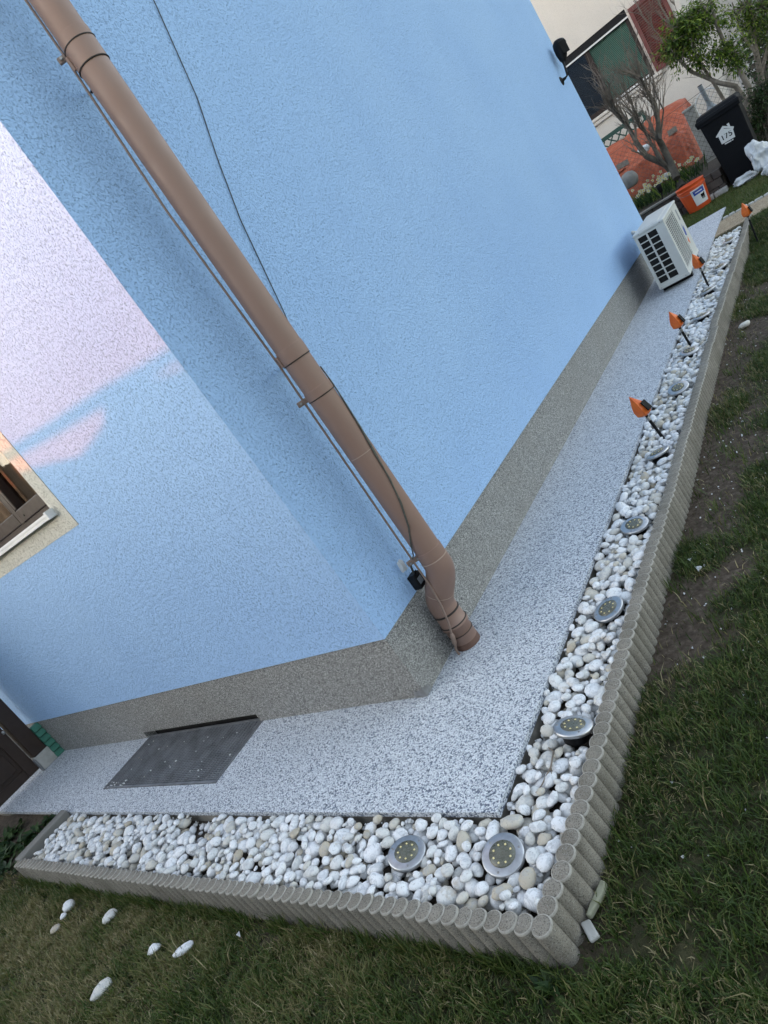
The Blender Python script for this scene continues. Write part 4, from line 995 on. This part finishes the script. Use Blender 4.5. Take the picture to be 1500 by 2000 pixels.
# ------------------------------------------------------------------ plastic sacks
def blob(name, c, r, seed, mat, label, cat, rot=0, parent=None, amp=.28, sub=4):
    bm = bmesh.new(); bmesh.ops.create_icosphere(bm, subdivisions=sub, radius=1); g = random.Random(seed)
    ks = [(Vector((g.gauss(0, 1), g.gauss(0, 1), g.gauss(0, 1)))*g.choice((1.2, 2, 3.0, 4.2)), g.uniform(0, 6), g.uniform(.3, 1)) for _ in range(9)]
    M_ = Matrix.Rotation(rot, 3, 'Z'); sack = 'sack' in name
    for v in bm.verts:
        if sack:                       # bag with corners: squared-off section, gathered towards a twisted neck
            c_ = v.co.copy(); v.co = Vector([math.copysign(abs(q)**.62, q) for q in c_])*.92; t_ = max(0, v.co.z); v.co.x *= 1-.45*t_*t_; v.co.y *= 1-.55*t_
        s_ = sum(a*(1-2*abs(math.sin(v.co.dot(k)+p))) / (1+k.length*.5) for k, p, a in ks); v.co = v.co*(1+amp*s_*.4)
        v.co = M_ @ Vector((v.co.x*r[0], v.co.y*r[1], v.co.z*r[2])); v.co.z = max(v.co.z, -r[2]*.82)
    me = bpy.data.meshes.new(name); bm.to_mesh(me); bm.free(); me.polygons.foreach_set('use_smooth', [True]*len(me.polygons)); me.update()
    o = link(name, me, mat, parent, c); return tag(o, label, cat)
blob('plastic_sack', (1.03, 9.20, ZP+.19), (.175, .15, .235), 4, 'sack_white', 'tall crumpled white plastic sack leaning against the black bin', 'sack', .3, amp=.75, sub=5)
blob('plastic_sack', (.745, 9.22, ZP+.055), (.165, .13, .072), 8, 'sack_white', 'flat white plastic sack lying in front of the black bin', 'sack', .2, amp=.75, sub=5)
blob('plastic_sack', (1.10, 8.62, ZP+.07), (.115, .10, .088), 12, 'sack_white', 'small white plastic bag on grass at the right edge', 'sack', .8, amp=.7, sub=5)
blob('plastic_sack', (1.12, 9.05, ZP+.05), (.12, .1, .06), 15, 'grey_plastic', 'dark grey plastic bag under the tall white sack', 'sack', .5, amp=.4)

# ------------------------------------------------------------------ chain-link fence with concrete posts
FY = 11.55
fe = empty('chain_link_fence', (.2, FY, -.02), 'chain-link fence with a pale concrete post behind the flower bed', 'fence')
for (px_, w) in ((.15, .165), (-2.35, .165)):
    b = B(); b.box((px_-.0, FY-.07, -.10), (px_+w, FY+.06, .83), .012); ps = b.build('post', 'pale_concrete', fe)
    b = B(); b.box((px_-.015, FY-.085, .8305), (px_+w+.015, FY+.075, .868), .012); b.build('cap', 'dirty_white', ps)
b = B(); hgt = .93; sp_ = .085; x0, x1 = -3.2, 1.9
k = int((x1-x0+hgt)/sp_)
for i in range(-int(hgt/sp_)-1, k):
    xa = x0+i*sp_
    for sgn in (0, 1):
        pa = [xa, 0.0]; pb = [xa+hgt, hgt]
        lo, hi = max(0, x0-xa), min(hgt, x1-xa)
        if hi <= lo: continue
        zz = (lo, hi) if sgn == 0 else (hgt-lo, hgt-hi)
        b.tube([(xa+lo, FY-.08, .0+zz[0]), (xa+hi, FY-.08, .0+zz[1])], .0022, 4, caps=False)
b.build('wire_mesh', 'wire_grey', fe)
for z in (.945, .02):
    b = B(); b.tube([(x0, FY-.08, z), (.2, FY-.08, z+.005), (x1, FY-.08, z+.05)], .0035, 6); b.build('strand', 'wire_grey', fe)

# ------------------------------------------------------------------ tarpaulin over a pile
tp = empty('tarpaulin_pile', (-1.5, 13.2, 0), 'orange-brown tarpaulin draped over a pile behind the fence', 'tarpaulin')
prof = [(14.6, .0), (14.5, .85), (14.1, 1.08), (13.6, 1.06), (13.2, .80), (12.85, .62), (12.72, .55), (12.62, .30), (12.55, .0)]
nu, nv = 110, 60; x0, x1 = -4.0, -.06
tt = np.linspace(0, len(prof)-1, nv); py_ = np.interp(tt, range(len(prof)), [p[0] for p in prof]); pz_ = np.interp(tt, range(len(prof)), [p[1] for p in prof])
U = np.linspace(x0, x1, nu); VV_ = []
for j in range(nv):
    for i in range(nu):
        x = U[i]; e = float(sstep(.0, .25, x1-x))
        drop_ = 1.0+.06*float(fbm(x, 0, .7, 71)-.5)*2
        fl = (float(fbm(x, py_[j]*.3, .16, 73))-.5)
        zf = pz_[j]*drop_*(.93+.07*e); yf = py_[j]
        if j > nv*.68: yf += fl*.28*(1 if pz_[j] < .62 else .4)
        zf += fl*.06*(1 if pz_[j] > .3 else 0)+(float(fbm(x, yf, .5, 77))-.5)*.12*(pz_[j] > .3)
        VV_.append((x+.0, yf, max(zf, 0)))
idx = np.arange(nu*nv).reshape(nv, nu); FF = np.stack([idx[:-1, :-1], idx[1:, :-1], idx[1:, 1:], idx[:-1, 1:]], -1).reshape(-1, 4).tolist()
FF.append(list(idx[:, -1])); FF.append(list(idx[::-1, 0]))
b = B(); b.add(VV_, FF, True); recalc(b.build('sheet', 'tarp_orange', tp))
for (pa, pb_) in (((1205, 328), (1228, 315)), ((1305, 262), (1322, 250))):
    A = at(*pa, 12.80); C_ = at(*pb_, 12.80); b = B(); b.prism([A+Vector((0, -.03, -.05)), C_+Vector((0, -.03, -.05)), C_+Vector((0, .0, .04)), A+Vector((0, 0, .04))], (0, -.01, .01)); b.build('tape_patch', 'tape_grey', tp)
blob('plastic_scrap', at(1258, 292, 12.6), (.12, .06, .08), 3, 'sack_white', 'white plastic scrap hanging on the orange tarpaulin', 'litter', .4, sub=3)
blob('boulder', at(1229, 352, 10.9), (.15, .12, .14), 6, 'concrete', 'rounded grey boulder among the flowers below the tarpaulin', 'boulder', .2, amp=.15, sub=3)
blob('boulder', at(1298, 342, 11.2)+Vector((0, 0, -.03)), (.13, .1, .06), 9, 'dirty_white', 'flat pale rock at the foot of the bare shrub', 'boulder', .2, amp=.3, sub=3)

# ------------------------------------------------------------------ neighbour house
NY = 17.0
nh = empty('cream_house', (-4, NY, 0), 'cream rendered neighbouring house with a wide window', 'house')
wx0, wx1, wz0, wz1 = -3.1, -.735, 1.80, 3.28
b = B(); nx1 = .215
b.box((-12, NY, 0), (wx0, NY+.3, 7)); b.box((wx1, NY, 0), (nx1, NY+.3, 7)); b.box((wx0, NY, 0), (wx1, NY+.3, wz0)); b.box((wx0, NY, wz1), (wx1, NY+.3, 7)); b.build('wall', 'neighbour_render', nh)
b = B(); b.box((nx1-.3, NY+.3, 0), (nx1, NY+7, 7)); b.build('side_wall', 'neighbour_render', nh)
b = B(); b.box((wx0, NY+.29, wz0), (wx1, NY+.32, wz1)); b.build('dark_room', 'shade_black', nh)
nw = bpy.data.objects.new('window', None); col.objects.link(nw); nw.parent = nh
o_ = wloc(nh)
b = B(); b.box((wx0-.05, NY-.09, wz0-.075), (wx1+.16, NY+.1, wz0-.005), .02); b.box((wx0-.05, NY-.06, wz0-.16), (wx1+.1, NY+.02, wz0-.077), .02); b.build('sill', 'neighbour_render', nw, origin=o_)
b = B(); b.box((wx0, NY+.02, wz1-.15), (wx1, NY+.12, wz1)); b.build('roller_box', 'black_plastic', nw, origin=o_)
b = B(); b.box((wx0, NY-.005, wz1-.185), (wx1, NY+.02, wz1-.152)); b.build('roller_edge', 'white_paint', nw, origin=o_)
b = B(); fz0, fz1 = wz0+.0, wz1-.15; mx_ = -1.77
b.box((wx0, NY+.06, fz0), (wx1, NY+.14, fz0+.10)); b.box((wx1-.09, NY+.06, fz0+.1), (wx1, NY+.14, fz1)); b.box((mx_-.06, NY+.055, fz0+.1), (mx_+.06, NY+.14, fz1)); b.build('frame', 'brown_frame', nw, origin=o_)
b = B(); b.box((mx_+.08, NY+.05, fz0+.035), (wx1-.1, NY+.059, fz0+.075)); b.build('frame_trim', 'label_white', nw, origin=o_)
b = B(); b.box((wx0, NY+.10, fz0+.1), (mx_-.06, NY+.105, fz1)); b.build('pane', 'glass', nw, origin=o_)
bl = bpy.data.objects.new('blind', None); col.objects.link(bl); bl.parent = nw; nb_ = 40
for i in range(nb_):
    z = fz0+.11+(fz1-fz0-.12)*(i+.5)/nb_; b = B(); b.prism([(mx_+.06, NY+.085, z-.013), (mx_+.06, NY+.108, z+.004), (mx_+.06, NY+.108, z+.008), (mx_+.06, NY+.082, z-.009)], (wx1-.09-mx_-.06, 0, 0)); recalc(b.build('slat', 'blind_green', bl, origin=o_))
sh = bpy.data.objects.new('shutter', None); col.objects.link(sh); sh.parent = nh
sx0, sx1, sz0, sz1 = -.68, .035, 1.80, 3.22; y_ = NY-.06
b = B(); b.box((sx0, y_, sz0), (sx0+.08, y_+.045, sz1)); b.box((sx1-.08, y_, sz0), (sx1, y_+.045, sz1)); b.box((sx0+.08, y_, sz0), (sx1-.08, y_+.045, sz0+.09)); b.box((sx0+.08, y_, sz1-.09), (sx1-.08, y_+.045, sz1)); b.build('frame', 'shutter_red', sh, origin=o_)
for i in range(26):
    z = sz0+.09+(sz1-sz0-.18)*(i+.5)/26; b = B(); b.prism([(sx0+.08, y_+.004, z-.022), (sx0+.08, y_+.04, z+.012), (sx0+.08, y_+.04, z+.02), (sx0+.08, y_+.004, z-.014)], (sx1-sx0-.16, 0, 0)); recalc(b.build('slat', 'shutter_red', sh, origin=o_))
# green trellis in front of it
tr_ = empty('trellis', (-2.2, 16.2, 0), 'dark green diagonal lattice trellis below the neighbour window', 'trellis')
ty_, tz0, tz1, tx0, tx1 = 16.2, .05, 1.32, -3.6, -1.12
for (a, c_) in (((tx0, ty_, tz1-.09), (tx1, ty_+.05, tz1)), ((tx0, ty_, tz0), (tx1, ty_+.05, tz0+.06)), ((tx1-.06, ty_+.001, tz0+.06), (tx1, ty_+.049, tz1-.09))):
    b = B(); b.box(a, c_); b.build('rail', 'green_paint', tr_)
for i in range(-6, 13):
    for sg in (1, -1):
        xa = tx0+i*.2; za, zb2 = (tz0+.06, tz1-.09); hh_ = zb2-za
        lo, hi = max(0, tx0-xa), min(hh_, tx1-.06-xa)
        if hi-lo < .08: continue
        A = Vector((xa+lo, ty_+.012+(.016 if sg > 0 else 0), za+lo if sg > 0 else zb2-lo)); C_ = Vector((xa+hi, A.y, za+hi if sg > 0 else zb2-hi))
        d = (C_-A).normalized(); n_ = Vector((-d.z, 0, d.x))*.014; b = B(); b.prism([A-n_, C_-n_, C_+n_, A+n_], (0, .012, 0)); recalc(b.build('lath', 'green_paint', tr_))

# ------------------------------------------------------------------ things in the neighbour yard beyond the bin
ch = empty('white_garden_chair', (.42, 12.6, 0), 'white round-backed garden chair seen through the fence', 'chair')
b = B(); c0_ = at(1384, 200, 12.6); R_ = .205
b.tube([c0_+Vector((R_*math.cos(t), .05*math.sin(t), R_*math.sin(t))) for t in [math.radians(-40+i*11) for i in range(25)]], .013, 8); b.build('back_hoop', 'white_paint', ch)
for dx in (-.17, .17):
    b = B(); b.tube([(c0_.x+dx, 12.6, c0_.z-.12), (c0_.x+dx*1.1, 12.55, .0)], .012, 8); b.build('leg', 'white_paint', ch)
b = B(); b.box((c0_.x-.2, 12.2, .42), (c0_.x+.2, 12.6, .45), .01); b.build('seat', 'white_paint', ch)
for k_ in range(5):
    b = B(); a = math.radians(30+k_*30); b.tube([c0_, c0_+Vector((R_*math.cos(a), .0, R_*math.sin(a)))], .005, 6); b.build('spoke', 'white_paint', ch)
ps_ = empty('parasol_stand', (.42, 12.3, 0), 'grey parasol stand tube rising behind the black bin', 'parasol stand')
A = at(1366.5, 168, 12.3); C_ = at(1386, 204, 12.3)
b = B(); b.tube([C_, A], .036, 12); b.build('tube', 'grey_plastic', ps_); b = B(); b.tube([A, A+Vector((0, 0, .012))], .037, 12); b.build('tube_mouth', 'shade_black', ps_)
b = B(); b.lathe([(.16, .0), (.17, .03), (.09, .10), (.05, .16), (.045, .20)], 20, (C_.x, C_.y, C_.z-.17)); b.build('foot', 'grey_plastic', ps_)
b = B(); b.box((C_.x-.24, 12.06, .0), (C_.x+.24, 12.54, C_.z-.172), .02); b.build('plinth_block', 'dirty_white', ps_)
stp = empty('garden_steps', (1.15, 19, 0), 'white-edged steps climbing behind the leafy shrub', 'steps')
for i in range(6):
    b = B(); z = .62+i*.16; b.box((.72+i*.0, 18.6+i*.28, z-.02), (1.75, 18.95+i*.28, z+.025), .008); b.build('tread', 'white_paint', stp)
    b = B(); b.box((.74, 18.66+i*.28, z-.16 if i else 0), (1.73, 18.93+i*.28, z-.021)); b.build('riser', 'block_stone', stp)
tb = empty('white_table', (1.15, 15.5, 0), 'white painted garden table half hidden behind the leaves', 'table')
tA = at(1440, 75, 15.5)
b = B(); b.box((tA.x-.25, 15.2, tA.z-.03), (tA.x+.55, 15.9, tA.z+.02), .01); b.build('top', 'white_paint', tb)
for dx, dy in ((-.2, 15.25), (.5, 15.25), (-.2, 15.85), (.5, 15.85)):
    b = B(); b.box((tA.x+dx-.025, dy-.025, 0), (tA.x+dx+.025, dy+.025, tA.z-.031)); b.build('leg', 'white_paint', tb)
fh = empty('far_house', (5, 24, 0), 'pale grey house wall far behind the leafy shrub', 'house')
b = B(); b.box((-4, 24.5, 0), (12, 24.8, 6)); b.build('wall', 'far_render', fh)
b = B(); b.box((1.5, 23.97, 1.2), (2.1, 24.02, 2.4)); b.build('window', 'brown_frame', fh)
b = B(); b.box((2.4, 23.95, .0), (3.4, 24.02, 2.2)); b.build('door', 'shutter_red', fh)

# ------------------------------------------------------------------ shrubs and trees
def grow(b, p, d, r, ln, depth, twist, leaves=None, up=.25):
    """a wavering branch that forks into finer ones"""
    pts = [p]; rr_ = [r]; n = 4
    for i in range(n):
        d = (d+Vector((random.gauss(0, twist), random.gauss(0, twist), random.gauss(0, twist)+up*.2))).normalized()
        p = p+d*ln/n; pts.append(p); rr_.append(r*(1-.45*(i+1)/n))
    b.tube(pts, rr_, 7 if r > .012 else 5, caps=False)
    if leaves is not None and depth <= 1: leaves.append((pts[-1], d)); leaves.append((pts[2], d))
    if depth <= 0: return
    for k in range(random.choice((2, 2, 3))):
        i = random.choice((2, 3, 4)); nd = (d+Vector((random.gauss(0, .45), random.gauss(0, .35), random.gauss(.15, .3)))).normalized()
        grow(b, pts[i], nd, rr_[i]*random.uniform(.55, .75), ln*random.uniform(.6, .85), depth-1, twist, leaves, up)
random.seed(77)
bs = empty('bare_shrub', (-.1, 10.35, -.02), 'bare many-stemmed shrub with grey branches in the flower bed', 'shrub')
BYs = 10.35
paths = [([(1333, 366), (1318, 342), (1300, 322), (1262, 305), (1244, 280), (1228, 250), (1208, 225), (1192, 195)], .060), ([(1308, 330), (1288, 312), (1275, 285), (1262, 262), (1248, 236), (1235, 205), (1222, 180)], .030),
         ([(1322, 348), (1306, 312), (1292, 282), (1284, 268), (1286, 240), (1280, 205), (1262, 175), (1250, 150)], .058), ([(1290, 276), (1272, 268), (1250, 250), (1240, 228), (1215, 195)], .020), ([(1290, 272), (1293, 240), (1296, 215), (1284, 190), (1272, 160)], .016), ([(1288, 270), (1282, 235), (1275, 212), (1268, 190)], .014)]
tb_ = B(); tw_ = B()
for pl, r0 in paths:
    P_ = [at(px_, py_2, BYs+.15*math.sin(i*1.7+r0*300)) for i, (px_, py_2) in enumerate(pl)]
    tb_.tube(P_, [r0*(1-.7*i/(len(P_)-1)) for i in range(len(P_))], 9)
    for i in range(2, len(P_)):
        d = (P_[i]-P_[i-1]).normalized()
        for k in range(6 if i > len(P_)-4 else 2): grow(tw_, P_[i], (d+Vector((random.gauss(0, .35), random.gauss(0, .3), random.uniform(.3, .8)))).normalized(), r0*.26, random.uniform(.25, .42), 2, .12)
tb_.build('trunk', 'bark_grey', bs); tw_.build('twigs', 'twig', bs)

random.seed(88)
bt = empty('bare_tree', at(1400, 200, 11.2), 'pale bare-twigged tree in front of the red shutter', 'tree'); bt.location.z = -.1
tb_ = B(); tw_ = B()
for pl, r0 in [([(1452, 262), (1425, 215), (1396, 165), (1365, 120), (1338, 84), (1312, 50), (1290, 12), (1275, -20)], .030), ([(1365, 120), (1330, 108), (1300, 84), (1276, 56), (1255, 30)], .014), ([(1338, 84), (1330, 50), (1318, 10)], .012)]:
    P_ = [at(px_, py_2, 11.2+.12*math.sin(i*1.9+r0*300)) for i, (px_, py_2) in enumerate(pl)]
    tb_.tube(P_, [r0*(1-.7*i/(len(P_)-1)) for i in range(len(P_))], 8)
    for i in range(2, len(P_)):
        d = (P_[i]-P_[i-1]).normalized()
        for k in range(4): grow(tw_, P_[i], (d+Vector((random.gauss(-.1, .4), random.gauss(0, .3), random.uniform(.1, .7)))).normalized(), .006, random.uniform(.22, .40), 2, .12)
tb_.build('trunk', 'bark_pale', bt); tw_.build('twigs', 'twig', bt)
def leafy(name, label, paths, clumps, Yp, leafmat_, bark, seed, nleaf, lsize, cat='tree'):
    random.seed(seed); root = empty(name, at(*paths[0][0][0], Yp), label, cat); root.location.z = -.1
    tb2 = B()
    for pl, r0 in paths:
        P_ = [at(px_, py_2, Yp+.12*math.sin(i*2.1+r0*200)) for i, (px_, py_2) in enumerate(pl)]
        tb2.tube(P_, [r0*(1-.6*i/(len(P_)-1)) for i in range(len(P_))], 9)
    lb2 = B()
    for (px_, py_2, rad, n) in clumps:
        c = at(px_, py_2, Yp); sub = [c+Vector((random.gauss(0, rad*.55), random.gauss(0, rad*.5), random.gauss(0, rad*.5))) for _ in range(max(6, n//6))]
        for s_ in sub:
            tb2.tube([c+(s_-c)*.05, c+(s_-c)*.5+Vector((0, 0, .01)), s_], [.006, .004, .002], 5, caps=False)
            for _ in range(14):
                d = Vector((random.gauss(0, .6), random.gauss(0, .6), random.gauss(-.1, .5)))
                if d.length < .05: continue
                lb2.leaf(s_+d*lsize*.9, d, (random.gauss(0, .4), random.gauss(0, .4), 1), lsize*random.uniform(.7, 1.3), lsize*random.uniform(.3, .45))
    tb2.build('trunk', bark, root); lb2.build('crown', leafmat_, root)
leafy('leafy_shrub', 'bright green leafy shrub leaning over the black bin', [([(1495, 268), (1470, 225), (1452, 190), (1436, 168), (1405, 162), (1388, 155), (1350, 140), (1332, 122), (1318, 108)], .045), ([(1470, 220), (1462, 170), (1440, 130), (1415, 85), (1398, 45), (1385, -10)], .042), ([(1398, 45), (1372, 10), (1352, -30)], .016), ([(1332, 122), (1312, 98), (1300, 70)], .012)],
      [(1352, 62, .30, 760), (1322, 92, .20, 340), (1375, 28, .22, 260), (1340, 48, .2, 360), (1418, 98, .2, 230), (1398, 112, .16, 150), (1362, 118, .13, 110), (1438, 122, .15, 130), (1310, 100, .12, 80)], 10.9, 'leaf_green', 'bark_pale', 5, 0, .066)
leafy('grey_tree', 'grey-trunked tree with leaves at the upper right corner', [([(1545, 300), (1512, 235), (1490, 170), (1478, 110), (1468, 50), (1458, -20)], .06), ([(1485, 150), (1500, 90), (1505, 20)], .03), ([(1478, 110), (1446, 60), (1430, 5)], .022)],
      [(1450, 18, .22, 260), (1490, 15, .30, 340), (1472, 45, .2, 150), (1500, 60, .2, 150)], 11.6, 'leaf_green', 'bark_pale', 8, 0, .06)
leafy('ivy_bush', 'low dark ivy bush growing right of the black bin', [([(1500, 275), (1490, 240), (1482, 205)], .02), ([(1500, 270), (1500, 225), (1496, 180)], .015)],
      [(1490, 232, .20, 320), (1478, 205, .14, 170), (1500, 190, .2, 240), (1472, 250, .10, 90), (1500, 255, .16, 200), (1488, 165, .14, 130)], 10.5, 'leaf_dark', 'bark_grey', 11, 0, .05, 'bush')
leafy('yard_bush', 'dark green bush beyond the fence at far right', [([(1540, 190), (1520, 120), (1500, 60)], .03)], [(1500, 110, .5, 420), (1520, 40, .6, 420), (1480, 60, .35, 200)], 15.0, 'leaf_dark', 'bark_grey', 14, 0, .09, 'bush')

# ------------------------------------------------------------------ flowers in the bed
random.seed(41)
FL = [(1228, 372), (1243, 352), (1233, 388), (1246, 394), (1256, 382), (1268, 372), (1272, 358), (1285, 366), (1292, 352), (1308, 350), (1320, 345), (1330, 338), (1342, 328), (1352, 318), (1360, 345), (1312, 368), (1302, 382), (1276, 388), (1262, 398), (1252, 410)]
for i, (px_, py_2) in enumerate(FL):
    Yf = 9.95+((py_2*7+px_*3) % 13)/13*1.2
    c = at(px_, py_2, Yf); c.z = -.02
    root = empty('daffodil_clump', c, 'clump of white and cream daffodils growing in the raised bed', 'daffodils', 'daffodils in the raised bed'); O = (0, 0, 0)
    lb2 = B(); fl_ = B(); cn = B()
    for k in range(34):
        a = random.uniform(0, 6.28); d = Vector((math.cos(a)*.4, math.sin(a)*.4, 1)); lb2.cur = .5
        lb2.leaf((random.gauss(0, .07), random.gauss(0, .06), 0), d, (math.cos(a+1), math.sin(a+1), .3), random.uniform(.14, .30), .016, .1)
    lb2.build('leaves', 'leaf_dark' if i % 3 else 'leaf_green', root, origin=O)
    for k in range(random.choice((2, 3, 3, 4))):
        p = Vector((random.gauss(0, .09), random.gauss(-.03, .05), random.uniform(.2, .32)))
        fl_ = B(); cn = B()
        for q_ in range(6):
            a = q_*1.047+random.random(); fl_.leaf(p, (math.cos(a), -.55, math.sin(a)), (0, -1, .2), .034, .024)
        cn.lathe([(.008, -.004), (.011, .012)], 8, p+Vector((0, -.008, 0)), Matrix.Rotation(math.pi/2, 3, 'X'))
        fo_ = fl_.build('flower', 'petal_white', root, origin=O); cn.build('trumpet', 'petal_yellow', fo_, origin=O)
gl_ = empty('garden_lamp', at(1293, 392, 9.9), 'black solar lamp on a stake at the edge of flower bed', 'lamp'); c = gl_.location.copy(); c.z = -.02; gl_.location = c
top = at(1288, 368, 9.9)
b = B(); b.tube([(c.x, c.y, -.04), (top.x, top.y, top.z-.06)], .008, 8); b.build('stake', 'black_plastic', gl_)
b = B(); b.lathe([(.012, -.07), (.03, -.05), (.042, .02), (.045, .05), (.02, .062)], 14, (top.x, top.y, top.z)); b.build('head', 'black_plastic', gl_)

# ------------------------------------------------------------------ unseen hedge and pole, added and shaped to shade all but upper front wall
HYp = -6.8; T_ = (0-HYp)/(-sdir.y)
def cast(xw, zw): return (xw+T_*sdir.x, zw+T_*sdir.z)
hp = [(-14, 1.42), (-1.46, 1.42), (-1.40, 1.33), (-1.30, 1.28), (-1.2, 1.30), (-1.15, 1.335), (-1.07, 1.307), (-.91, 1.268), (-.72, 1.285), (-.60, 1.303), (-.53, 1.345), (-.42, 1.375), (-.34, 1.34), (-.315, 1.29), (-.15, 1.272), (-.02, 1.262), (.06, 1.36), (.5, 1.42), (3, 1.6), (20, 2.0)]
hg = empty('shade_hedge', (*cast(0, 0)[:1], HYp-.4, LAWN), 'unseen hedge behind the viewpoint, added to shade the scene', 'hedge')
b = B(); xsn = np.concatenate([np.linspace(-14, -1.5, 40), np.linspace(-1.45, .1, 90), np.linspace(.15, 20, 50)])
zt_ = np.interp(xsn, [p[0] for p in hp], [p[1] for p in hp])
C2 = [cast(x, z) for x, z in zip(xsn, zt_)]; n = len(C2)
vs = [(x, HYp, LAWN-.05) for x, z in C2]+[(x, HYp, z) for x, z in C2]+[(x, HYp-.8, z-.02) for x, z in C2]+[(x, HYp-.8, LAWN-.05) for x, z in C2]
fs = [(k*n+i, k*n+i+1, (k+1)*n+i+1, (k+1)*n+i) for k in range(3) for i in range(n-1)]+[(0, n, 2*n, 3*n), (n-1, 4*n-1, 3*n-1, 2*n-1)]
b.add(vs, fs); recalc(b.build('shade_slab', 'leaf_hedge', hg))
pu = [(-4.0, 1.78), (-1.258, 1.484), (-.782, 1.43), (-.355, 1.387), (-.015, 1.341), (.8, 1.25)]; pw = [.072, .055, .06, .064, .055, .05]
b = B(); b.tube([(cast(x, z-w/2)[0], HYp+.12, cast(x, z-w/2)[1]) for (x, z), w in zip(pu, pw)], [w/2 for w in pw], 10)
b.build('shadow_pole', 'old_timber', None, 'unseen pole above the hedge, added to cast a shadow band on the wall', 'pole')
